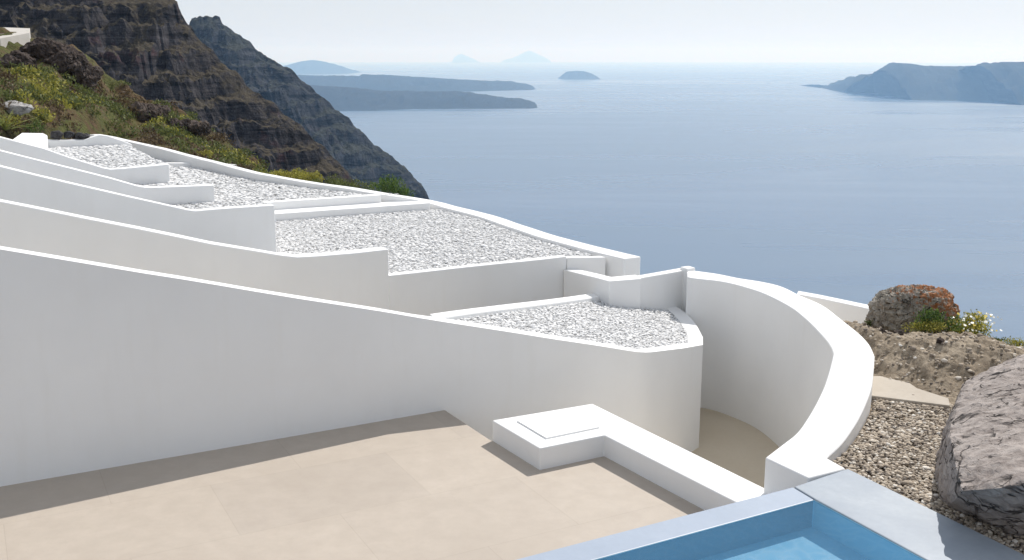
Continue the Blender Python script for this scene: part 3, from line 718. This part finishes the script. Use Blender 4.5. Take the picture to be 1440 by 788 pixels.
nh = grid_mesh('scrub_hillside', xs, ys, near_z, NEARH, cutn); tag(nh, kind='structure')

def hit(u, v, y0):
    """distance at which a sight line meets the slope"""
    Yh = np.arange(22, 66, .15); d = ray(u, v); Xh = d[0] / d[1] * Yh; Zh = EYE + d[2] / d[1] * Yh
    w_ = np.nonzero(Zh < near_z(Xh[None], Yh[None])[0])[0]
    return float(Yh[w_[0]]) if len(w_) else y0
rock('rock', blob(20, 153, hit(20, 160, 34), .74, .6, .31, seed=3), PALEROCK, 'pale grey flat stone among the scrub at far left', 4, .05, 2.0, seed=9)
OUTC = mat_rock('brown_volcanic_outcrop', (.05, .036, .03), (.145, .115, .098), (.03, .022, .02), .5, .4)
for i, (u, v, y, rx, rz, lab) in enumerate([(62, 76, 54, 1.3, .75, 'dark brown outcrop at the upper rim of the scrub slope, nearest the pale lane'), (88, 92, 53, 1.5, 1.0, 'largest dark reddish outcrop on the rim of the scrub slope'), (112, 112, 52, 1.2, .9, 'steep dark outcrop on the rim, below the largest reddish one'), (24, 92, 50, .9, .6, 'mauve grey outcrop in the grass at far left of the scrub slope'), (205, 160, 50, 1.4, .7, 'low dark outcrop where the scrub slope drops away above the farthest pebble roof'), (262, 184, 48, 1.3, .7, 'lowest dark outcrop on the scrub slope, near the parapet')]):
    y = hit(u, v + 4, y); rock('outcrop', blob(u, v, y, rx * y / 50, 1.1 * y / 50, rz * y / 50, 22, 40 + i), OUTC, lab, 5, .3, .6, seed=20 + i, smooth_=25)['group'] = 'dark outcrops on the scrub slope'

# ------------------------------------------------------------------ volcanic hills
def hill(name, prof, D, slope_f, slope_b, xs, ys, mat, amp, sc_, seed, ledge, swing=.0, zmin=-300.5):
    pr = [aty(u, v, D) for u, v in prof]; X0 = np.array([p.x for p in pr]); Z0 = np.array([p.z for p in pr])
    def zf(X, Y):
        w1_ = fbm(X, Y, sc_, 6, seed, .9); w2_ = fbm(X + 31, Y, sc_ * .55, 6, seed + 5, .8, True) - 1.15
        xr = X + (D - Y) * swing + w1_ * amp * .25 * np.clip(np.abs(Y - D) / (4 * amp), 0, 1)
        z = np.interp(xr, X0, Z0)
        dy = D - Y
        z = z - np.where(dy > 0, dy * slope_f, -dy * slope_b)
        k_ = np.clip(np.abs(dy) / (2.0 * amp), .06, 1)
        z = z + (w1_ * amp * .75 + w2_ * amp * .32) * k_
        if ledge:
            q_ = (z + w1_ * ledge * .8) / ledge; fl = np.floor(q_); fr2 = q_ - fl
            st_ = np.where(fr2 < .62, fr2 * .30, .186 + (fr2 - .62) * 2.142)
            z = z + (st_ - fr2) * ledge * 1.15 * np.clip(np.abs(dy) / amp, .25, 1)
        z = z + fbm(X, Y, sc_ * .08, 5, seed + 2, .75) * amp * .10 + (fbm(X, Y, sc_ * .14, 4, seed + 8, .8, True) - 1.1) * amp * .13 * k_
        return np.maximum(z, zmin)
    o = grid_mesh(name, xs, ys, zf, mat, smooth=False); return tag(o, kind='structure')
H1 = [(-300, -120), (-60, -75), (100, -45), (200, -18), (243, -4), (250, 3), (251.5, 24), (264, 36), (290, 62), (310, 84), (330, 101), (352, 124), (372, 137), (405, 160), (440, 192), (475, 226), (500, 252), (522, 280), (550, 320), (620, 460), (800, 900)]
hill('volcanic_hillside', H1, 260., .62, .7, np.arange(-185, -8, .55), np.concatenate([np.arange(150, 205, 1.2), np.arange(205, 275, .5), np.arange(275, 330, 2.0)]), HILL1, 7.0, 26., 2.7, 6.0, .12)
H2 = [(-100, -160), (150, -40), (240, 15), (257, 36), (266, 40), (267.5, 26), (272, 21.5), (288, 19), (308, 21), (313, 33), (330, 44), (350, 55), (360, 70), (385, 84), (410, 98), (440, 125), (470, 150), (490, 166), (515, 191), (545, 216), (565, 229), (585, 249), (600, 269), (606, 288), (612, 330), (640, 430), (700, 700)]
hill('volcanic_headland', H2, 1150., .75, .8, np.arange(-590, 30, 1.9), np.concatenate([np.arange(800, 985, 6.0), np.arange(985, 1190, 2.0), np.arange(1190, 1330, 7.0)]), HILL2, 27.0, 100., 8.1, 19.0, .05)

# cliff under the house, down to the sea
def cliff_z(X, Y):
    d = np.maximum(0, X - 14) + np.maximum(0, Y - np.interp(X, [-60, -14, 0, 14], [46, 44, 20, 19]))
    return np.maximum(-300.5, -3.0 - d * 1.15 + np.minimum(1, d / 20) * 6 * fbm(X, Y, 24, 5, 6.6))
tag(grid_mesh('cliff', np.arange(-230, 300, 4.), np.arange(-60, 420, 4.), lambda X, Y: np.minimum(cliff_z(X, Y), np.where((X < -20) & (Y > 60), -40 - (Y - 60) * .3, 1e3)), HILL1), kind='structure')

# ------------------------------------------------------------------ sea and islands
def mat_sea():
    m, nt, b = newmat('sea_water'); v = coords(nt, 'Object', (1, 1, 1)); vs = coords(nt, 'Object', (.32, 1, 1))
    st_ = nz(nt, vs, 1 / 620, 6, .6, 1.2); st2 = nz(nt, vs, 1 / 2400, 5, .55, .8)
    r = N(nt, 'ShaderNodeMapRange'); r.inputs[1].default_value = .35; r.inputs[2].default_value = .68; r.inputs[3].default_value = .15; r.inputs[4].default_value = .45
    s = N(nt, 'ShaderNodeMath', operation='MULTIPLY_ADD'); nt.links.new(st_, s.inputs[0]); s.inputs[1].default_value = .5
    k_ = N(nt, 'ShaderNodeMath', operation='MULTIPLY'); k_.inputs[1].default_value = .5; nt.links.new(st2, k_.inputs[0]); nt.links.new(k_.outputs[0], s.inputs[2])
    nt.links.new(s.outputs[0], r.inputs[0]); nt.links.new(r.outputs[0], b.inputs['Roughness'])
    c = mix(nt, ramp(nt, s.outputs[0], [(.38, (0,)*3), (.62, (1,)*3)]), (.065, .12, .208), (.145, .20, .268))
    nt.links.new(c, b.inputs['Base Color']); b.inputs['IOR'].default_value = 1.33
    w = nz(nt, v, 1 / 9, 5, .6); bn = N(nt, 'ShaderNodeBump', Distance=1.2); nt.links.new(w, bn.inputs['Height'])
    lanes = nz(nt, coords(nt, 'Object', (.22, 1, 1)), 1 / 900, 5, .62, 1.6); broad = nz(nt, coords(nt, 'Object', (.5, 1, 1)), 1 / 3600, 3, .5, .6)
    ad = N(nt, 'ShaderNodeMath', operation='MULTIPLY_ADD'); nt.links.new(broad, ad.inputs[0]); ad.inputs[1].default_value = .9; nt.links.new(lanes, ad.inputs[2])
    mr = N(nt, 'ShaderNodeMapRange'); mr.inputs[1].default_value = .86; mr.inputs[2].default_value = 1.08; mr.inputs[3].default_value = .34; mr.inputs[4].default_value = .06
    nt.links.new(ad.outputs[0], mr.inputs[0]); nt.links.new(mr.outputs[0], bn.inputs['Strength']); nt.links.new(bn.outputs[0], b.inputs['Normal']); return m
ys_ = np.concatenate([np.linspace(-3000, 3000, 7)[:-1], np.linspace(3000, 60000, 20)])
bb = bmesh.new()
ring = [bb.verts.new((60000 * math.cos(t), 60000 * math.sin(t), -300)) for t in np.linspace(0, 2 * math.pi, 97)[:-1]]
bb.free(); R_ = [(60000 * math.cos(t), 60000 * math.sin(t), -300) for t in np.linspace(0, 2 * math.pi, 97)[:-1]]
tag(fast_mesh('sea', np.array(R_), np.arange(96)[None], mat_sea(), None, False), kind='structure')
def island(name, top, base, depth, mat, nx, ny, amp, seed, back=None):
    """top: silhouette; base: waterline -> distance; the ridge stands `depth` behind the waterline"""
    bu = np.array([q[0] for q in base], float); bv = np.array([q[1] for q in base], float)
    us = np.linspace(top[0][0], top[-1][0], nx); tu = [q[0] for q in top]; tv = [q[1] for q in top]
    rows = []
    T = np.linspace(-1.15, 1.6, ny)
    Xr, Yr, Zr = [], [], []
    for u in us:
        v0 = np.interp(u, bu, bv); p = at(u, v0, -300.0); yr = p.y + depth
        q_ = aty(u, np.interp(u, tu, tv), yr); Xr.append(q_.x); Yr.append(yr); Zr.append(q_.z)
    Xr, Yr, Zr = map(np.array, (Xr, Yr, Zr))
    X = np.repeat(Xr[None], ny, 0); Y = Yr[None] + T[:, None] * depth
    hgt = (Zr + 302)[None] * np.where(T < 0, 1 - np.abs(T) ** 1.5, 1 - np.abs(T / 1.5) ** 1.5)[:, None]
    n = fbm(X, Y, depth * .6, 6, seed, .85); n2 = fbm(X, Y, depth * .22, 5, seed + 3, .8, True) - 1.1
    fade = np.clip(np.abs(T) / .3, .08, 1)[:, None]
    Z = -302 + hgt + (n * amp + n2 * amp * .9) * fade * np.clip(hgt / 40, 0, 1)
    Z = np.maximum(Z, -300.8)
    V = np.stack([X, Y, Z], -1).reshape(-1, 3); i = np.arange(nx * ny).reshape(ny, nx)
    Fq = np.stack([i[:-1, :-1], i[:-1, 1:], i[1:, 1:], i[1:, :-1]], -1).reshape(-1, 4)
    return tag(fast_mesh(name, V, Fq, mat), kind='structure')
island('island', [(300, 100), (380, 104), (437, 106), (480, 107), (506, 107), (509, 104.5), (520, 105), (547, 106), (600, 109), (670, 113.5), (720, 115.3), (742, 118.5), (750, 122.5), (752, 127)], [(300, 131), (600, 131), (670, 128.8), (752, 126.5)], 550, ISLE, 240, 40, 14, 1.1)
island('island', [(300, 118), (440, 120), (500, 124), (540, 128.5), (574, 128.5), (620, 129), (660, 130), (694, 135), (720, 139), (747, 143.5), (754, 148), (757, 154)], [(300, 156), (488, 156), (540, 156), (590, 153.5), (757, 153)], 420, ISLE, 240, 40, 12, 4.2)
island('island', [(1155, 126), (1157, 122), (1160, 120), (1168, 121.5), (1180, 121), (1194, 114.5), (1218, 106.6), (1242, 99.5), (1254, 92), (1263, 88.4), (1279, 89.4), (1301, 93), (1343, 93.2), (1388, 93), (1407, 87.2), (1440, 87), (1560, 84), (1800, 100)], [(1155, 126), (1194, 130.5), (1242, 141), (1301, 142), (1350, 143), (1379, 148), (1440, 150), (1560, 152), (1800, 160)], 620, ISLE, 300, 44, 22, 6.3)
island('island', [(786, 111), (790, 107), (797, 101.5), (810, 99.8), (822, 100.5), (833, 104), (840, 108), (843, 112)], [(786, 112), (843, 112)], 500, ISLE, 70, 26, 10, 7.7)
island('island', [(380, 96), (405, 91.5), (425, 86), (438, 84.5), (452, 86), (468, 90.5), (480, 94), (495, 100), (498, 104)], [(380, 104.5), (498, 104)], 900, ISLE, 90, 26, 16, 3.3)
def far_isle(top, y, depth, seed):
    us = np.linspace(top[0][0], top[-1][0], 60); zz = [aty(u, np.interp(u, [q[0] for q in top], [q[1] for q in top]), y) for u in us]
    T = np.linspace(-1, 1, 17); X = np.repeat(np.array([p.x for p in zz])[None], 17, 0); Y = np.full_like(X, y) + T[:, None] * depth
    h_ = (np.array([p.z for p in zz]) + 302)[None] * (1 - np.abs(T) ** 1.6)[:, None]
    Z = np.maximum(-301, -302 + h_ + fbm(X, Y, depth * .5, 4, seed) * 25 * np.clip(np.abs(T) * 3, .05, 1)[:, None])
    i = np.arange(60 * 17).reshape(17, 60); Fq = np.stack([i[:-1, :-1], i[:-1, 1:], i[1:, 1:], i[1:, :-1]], -1).reshape(-1, 4)
    tag(fast_mesh('island', np.stack([X, Y, Z], -1).reshape(-1, 3), Fq, ISLE), kind='structure')
far_isle([(634, 90), (638, 82), (644, 77), (649, 75.5), (655, 78.5), (662, 81.5), (670, 85), (680, 91)], 56000, 1100, 2.2)
far_isle([(700, 91), (710, 84), (720, 82), (730, 78), (739, 73), (745, 71.5), (752, 74.5), (762, 79), (770, 83), (778, 91)], 57500, 1500, 5.2)

# ------------------------------------------------------------------ plants
def leaves(name, spots, n, size, mat, parent=None, aspect=.4, up=.3, label=None, cat='bush', group=None, core=None):
    """spots: (centre, (rx, ry, rz)) lobes; leaf quads spread through their volume"""
    tot = sum(s[1][0] * s[1][1] * s[1][2] for s in spots); C_, = [[]]
    for c, r in spots:
        k_ = max(8, int(n * r[0] * r[1] * r[2] / tot)); d = RNG.normal(size=(k_, 3)); d /= np.linalg.norm(d, axis=1)[:, None]
        rad = RNG.uniform(.25, 1.0, k_) ** .45 * (1 + .18 * RNG.normal(size=k_))
        C_.append(np.array(c)[None] + d * rad[:, None] * np.array(r)[None])
    P = np.concatenate(C_); k_ = len(P)
    dirv = RNG.normal(size=(k_, 3)); dirv[:, 2] = np.abs(dirv[:, 2]) + up; dirv /= np.linalg.norm(dirv, axis=1)[:, None]
    side = np.cross(dirv, RNG.normal(size=(k_, 3))); side /= np.linalg.norm(side, axis=1)[:, None]
    s = size * RNG.uniform(.6, 1.4, k_)[:, None]
    a = P - side * s * aspect * .5; b2 = P + dirv * s * .5 - side * 0; 
    V = np.stack([P - dirv * s * .5, P + side * s * aspect * .5, P + dirv * s * .5, P - side * s * aspect * .5], 1).reshape(-1, 3)
    o = fast_mesh(name, V, np.arange(k_ * 4).reshape(-1, 4), mat, parent, False)
    if label: tag(o, label, cat, group)
    return o
def bush(u, v, y, w, h, mat, label, n=900, size=.09, group=None, name='bush', seed=0, depth=None):
    c = aty(u, v, y); r_ = random.Random(seed * 17 + int(u)); root = empty(name, Vector((c.x, c.y, c.z - h)), label, 'bush', group)
    sp = []
    for i in range(9):
        t = r_.uniform(-.8, .8); rr = r_.uniform(.28, .5)
        sp.append(((c.x + t * w * .7, c.y + r_.uniform(-.5, .5) * (depth or w * .6), c.z - h * .35 + r_.uniform(-.25, .35) * h * (1 - t * t)), (w * rr * .75, w * rr * .7, h * rr)))
    leaves('foliage', sp, n, size, mat, root)
    bb = bmesh.new()
    for i in range(6):
        e = Vector((c.x + r_.uniform(-.5, .5) * w, c.y + r_.uniform(-.3, .3) * w, c.z - h * .3)); s0 = Vector((c.x + r_.uniform(-.15, .15) * w, c.y, c.z - h * 1.25))
        d_ = (e - s0); m_ = d_.to_track_quat('Z', 'Y').to_matrix().to_4x4(); m_.translation = (e + s0) / 2
        bmesh.ops.create_cone(bb, segments=5, radius1=.018, radius2=.006, depth=d_.length, matrix=m_)
    obj('stem', bb, STEM, root)
    return root
def pary(u):
    us = [q[0] for q in par_uv][::-1]; return float(np.interp(u, us, [p.y for p in par_out][::-1])) + 1.1
GRP = 'scrub bushes behind the parapet'
bush(408, 241, pary(408), 0.93, 0.43, LEAF_Y, 'bright yellow-green dome bush behind the parapet, left of the olive clump', 1500, .07, GRP, seed=1)
bush(432, 243, pary(432), 0.74, 0.43, LEAF_Y, 'yellow-green bush directly right of the dome bush behind the parapet', 1300, .07, GRP, seed=2)
bush(462, 251, pary(462), 0.74, 0.31, LEAF_O, 'low olive-green bush between the yellow-green pair and the dark green bush', 1100, .06, GRP, seed=3)
bush(500, 257, pary(500), 0.93, 0.35, LEAF_O, 'flat olive bush just left of the dark green bush behind the parapet', 1300, .06, GRP, seed=4)
bush(545, 257, pary(545), 0.81, 0.60, LEAF_G, 'dark green bush at the right end of the row behind the parapet', 1800, .07, GRP, seed=5)
bush(566, 268, pary(566), 0.45, 0.29, LEAF_G, 'smallest green bush trailing off where the sea begins behind the parapet', 500, .05, GRP, seed=6)
bush(284, 214, pary(284) + 2.5, 0.54, 0.29, LEAF_Y, 'small yellow-green tuft behind the parapet above the thin step', 700, .06, GRP, seed=7)
bush(340, 234, pary(340) + 1.5, 0.60, 0.23, LEAF_B, 'low brown scrub behind the parapet between two yellow-green bushes', 500, .06, GRP, seed=8)
# scrub over the near slope: a loose mass nobody could count
def slope_scrub():
    n = 6500; xs_ = RNG.uniform(-38, -8, n); ys__ = RNG.uniform(26, 61, n)
    pts_ = np.stack([xs_, ys__, np.zeros(n)], 1); pd_, _ = par_dist(xs_, ys__); kp = cutn(pts_) & (pd_ > .85) & ((xs_ - ORG.x) * NRM.x + (ys__ - ORG.y) * NRM.y > O5B + 1.6) & ~((ys__ > 49) & (xs_ < -22))
    pts_ = pts_[kp]; z_ = near_z(pts_[:, 0][None], pts_[:, 1][None])[0]
    return np.column_stack([pts_[:, :2], z_])
SS = slope_scrub()
tone = np.array([noise.fractal((p[0] / 4.5, p[1] / 4.5, 2.0), .9, 2, 3) for p in SS])
for nm, mk, mt, lab, lo_, hi_ in (('green_scrub', LEAF_O, LEAF_O, 'olive-green scrub covering the near slope at left', -.18, 9), ('brown_scrub', LEAF_B, LEAF_B, 'dry brown scrub between the green on the near slope', -9, -.13), ('grass', LEAF_Y, LEAF_Y, 'yellowish grass tufts on the near slope at left', .12, 9)):
    sel = SS[(tone > lo_) & (tone < hi_)]
    keep = RNG.random(len(sel)) < (.62 if nm == 'green_scrub' else .5)
    sp = [((p[0], p[1], p[2] + .06), (s_, s_, s_ * .6)) for p, s_ in zip(sel[keep], RNG.uniform(.14, .55, keep.sum()))]
    tag(leaves(nm, sp, len(sp) * 60, .15, mt), lab, 'scrub', kind='stuff')
# left corner: agave and shrub
def agave(u, v, y, h, label, mat, n=26):
    c = aty(u, v, y); root = empty('agave', c, label, 'plant'); bb = bmesh.new(); r_ = random.Random(5)
    for i in range(n):
        a = i * 2.399; el = r_.uniform(.35, 1.25); L = h * r_.uniform(.75, 1.1); w_ = h * .055
        d = Vector((math.cos(a) * math.cos(el), math.sin(a) * math.cos(el), math.sin(el))); sd = Vector((-math.sin(a), math.cos(a), 0)); prev = None
        for k_ in range(6):
            t = k_ / 5; p = c + d * L * t + Vector((math.cos(a), math.sin(a), -.8)) * (L * .22 * t * t); ww = w_ * (1 - t) ** .6 * (.6 + 1.2 * t if t < .35 else 1.0) + .002
            cur = (bb.verts.new(p - sd * ww), bb.verts.new(p + Vector((0, 0, -.012))), bb.verts.new(p + sd * ww))
            if prev: bb.faces.new((prev[0], prev[1], cur[1], cur[0])); bb.faces.new((prev[1], prev[2], cur[2], cur[1]))
            prev = cur
    me = bpy.data.meshes.new('blades'); bb.to_mesh(me); bb.free(); link('blades', me, mat, root); return root
agave(7, 184, hit(7, 186, 24), 1.0, 'spiky yellow-green agave at the left edge behind the walls', LEAF_A)
bush(40, 175, hit(40, 184, 25.5), 0.81, 0.58, LEAF_G, 'dark green bush beside the agave at the left edge', 1500, .06, 'scrub at the left edge', seed=11)
bush(62, 179, hit(62, 188, 26.7), 0.54, 0.35, LEAF_O, 'small olive bush right of the dark green one, above the sunlit wall end', 700, .05, 'scrub at the left edge', seed=12)
bush(6, 165, hit(6, 174, 27.8), 0.90, 0.48, LEAF_Y, 'yellowish bush behind the agave at the left edge', 900, .06, 'scrub at the left edge', seed=13)
# boulder plants
def daisies(u, v, y, w, h, label, nfl, seed):
    root = bush(u, v, y, w, h, LEAF_Y, label, 2800, .05, None, 'daisy_clump', seed)
    c = aty(u, v, y); r_ = random.Random(seed); mes = []
    for mt in (PETAL, PETALY):
        b3 = bmesh.new(); bmesh.ops.create_circle(b3, cap_ends=True, segments=8, radius=1); me = bpy.data.meshes.new('flower'); b3.to_mesh(me); b3.free(); me.materials.append(mt); mes.append(me)
    for i in range(nfl):
        o = bpy.data.objects.new('flower', mes[0 if r_.random() < .6 else 1]); COL.objects.link(o); o.parent = root
        o.location = c + Vector((r_.uniform(-1, 1) * w * .7, r_.uniform(-1, .3) * w * .5, r_.uniform(-.3, .34) * h)) - Vector(root.location)
        o.rotation_euler = (r_.uniform(.3, 1.2), r_.uniform(-.5, .5), 0); o.scale = (r_.uniform(.016, .028),) * 3
for i, (u, v, lab) in enumerate([(1262, 496, 'fist-sized dark stone on the face of the earth bank below the lichen boulder'), (1318, 508, 'dark stone low on the earth bank left of the big mauve rock'), (1238, 512, 'small grey stone on the earth bank beside the curved wall')]):
    p = at(u, v, .85); p.y = 15.9 if i != 1 else 15.2; q_ = aty(u, v, p.y); q_.z = float(garden_z(np.array([[q_.x]]), np.array([[q_.y]]))[0, 0])
    pts = [q_ + Vector((random.gauss(0, 1), random.gauss(0, 1), random.gauss(0, .7))).normalized() * .085 for _ in range(14)]
    rock('stone', pts, OUTC, lab, 3, .02, 5, seed=50 + i, cat='stone')
daisies(1366, 451, 16.4, .56, .40, 'clump of small white and yellow daisies beside the lichen boulder', 60, 21)
bush(1322, 441, 16.2, .56, .38, LEAF_G, 'dark green plant growing across the face of the lichen boulder', 1500, .045, 'plants on the earth bank', seed=31, depth=.12)
bush(1310, 455, 16.1, .55, .20, LEAF_Y, 'low yellow-green plant at the foot of the lichen boulder', 1100, .035, 'plants on the earth bank', seed=32)
bush(1432, 477, 15.9, .34, .2, LEAF_Y, 'yellow-green tuft on the earth bank at the right edge', 700, .035, 'plants on the earth bank', seed=33)
bush(1405, 476, 16.2, 0.19, 0.06, LEAF_O, 'tiny olive tuft on the earth bank between the daisies and the right edge tuft', 250, .03, 'plants on the earth bank', seed=34)
bush(1222, 452, 17.0, 0.14, 0.12, LEAF_O, 'small olive tuft between the low white wall and the lichen boulder', 250, .03, 'plants on the earth bank', seed=35)
# pale path wall high on the near slope
q = [aty(u, v, y) for u, v, y in [(-40, 37, 58), (-40, 56, 52), (0, 54, 52), (41, 46, 55), (42, 40, 58)]]
bb = bmesh.new(); prism(bb, q, min(p.z for p in q) - 1.2)
tag(obj('lane', bb, mat_cement('pale_lane', (.48, .45, .41), (.56, .53, .49), .9), bevel=.02), kind='structure')

# ------------------------------------------------------------------ light, air, camera
SUN_EL, SUN_AZ = math.radians(47), math.radians(36)
sd = Vector((math.sin(SUN_AZ) * math.cos(SUN_EL), math.cos(SUN_AZ) * math.cos(SUN_EL), math.sin(SUN_EL)))
L = bpy.data.lights.new('sun', 'SUN'); L.energy = 3.7; L.angle = math.radians(.5); L.color = (1, .965, .92)
so = bpy.data.objects.new('sun', L); COL.objects.link(so); so.rotation_euler = sd.to_track_quat('Z', 'Y').to_euler()
W = bpy.data.worlds.new('World'); sc.world = W; W.use_nodes = True
nt = W.node_tree; bg = nt.nodes['Background']; sky = nt.nodes.new('ShaderNodeTexSky'); sky.sky_type = 'NISHITA'
sky.sun_disc = False; sky.sun_elevation = SUN_EL; sky.sun_rotation = SUN_AZ; sky.altitude = 300; sky.air_density = 1.0; sky.dust_density = .5; sky.ozone_density = 1.0
hs = nt.nodes.new('ShaderNodeHueSaturation'); hs.inputs['Saturation'].default_value = .5; nt.links.new(sky.outputs[0], hs.inputs['Color']); mxs = nt.nodes.new('ShaderNodeMixRGB'); mxs.inputs[0].default_value = .76; mxs.inputs[2].default_value = (4.15, 4.37, 4.72, 1); nt.links.new(hs.outputs[0], mxs.inputs[1]); nt.links.new(mxs.outputs[0], bg.inputs[0]); bg.inputs[1].default_value = .12
# haze: one box of even air round the whole scene
HZ_TOP = 430
bb = bmesh.new(); bmesh.ops.create_cube(bb, size=1)
for v_ in bb.verts: v_.co = Vector((v_.co.x * 122000, v_.co.y * 122000, -302 if v_.co.z < 0 else HZ_TOP))
m = bpy.data.materials.new('sea_haze'); m.use_nodes = True; nt = m.node_tree; nt.nodes.remove(nt.nodes['Principled BSDF'])
pv = nt.nodes.new('ShaderNodeVolumePrincipled'); pv.inputs['Color'].default_value = (.36, .62, 1.0, 1); pv.inputs['Absorption Color'].default_value = (1, 1, 1, 1); pv.inputs['Density'].default_value = 7.5e-5; pv.inputs['Anisotropy'].default_value = .25
nt.links.new(pv.outputs[0], nt.nodes['Material Output'].inputs['Volume'])
hz = obj('haze', bb, m); tag(hz, kind='stuff')

cam = bpy.data.cameras.new('camera'); cam.lens = 36 * F / 1440; cam.sensor_width = 36; cam.sensor_fit = 'HORIZONTAL'; cam.clip_start = .1; cam.clip_end = 200000
co = bpy.data.objects.new('camera', cam); COL.objects.link(co); co.location = (0, 0, EYE); co.rotation_euler = (math.pi / 2 - PITCH, 0, 0)
sc.camera = co
sc.render.engine = 'CYCLES'; cy = sc.cycles; cy.use_denoising = True; cy.volume_bounces = 1; cy.max_bounces = 10; cy.diffuse_bounces = 8; cy.transparent_max_bounces = 12
cy.volume_step_rate = 1; cy.sample_clamp_indirect = 6
try: cy.volume_max_steps = 64
except Exception: pass
sc.view_settings.view_transform = 'Standard'; sc.view_settings.look = 'None'; sc.view_settings.exposure = 0.32; sc.view_settings.gamma = 1
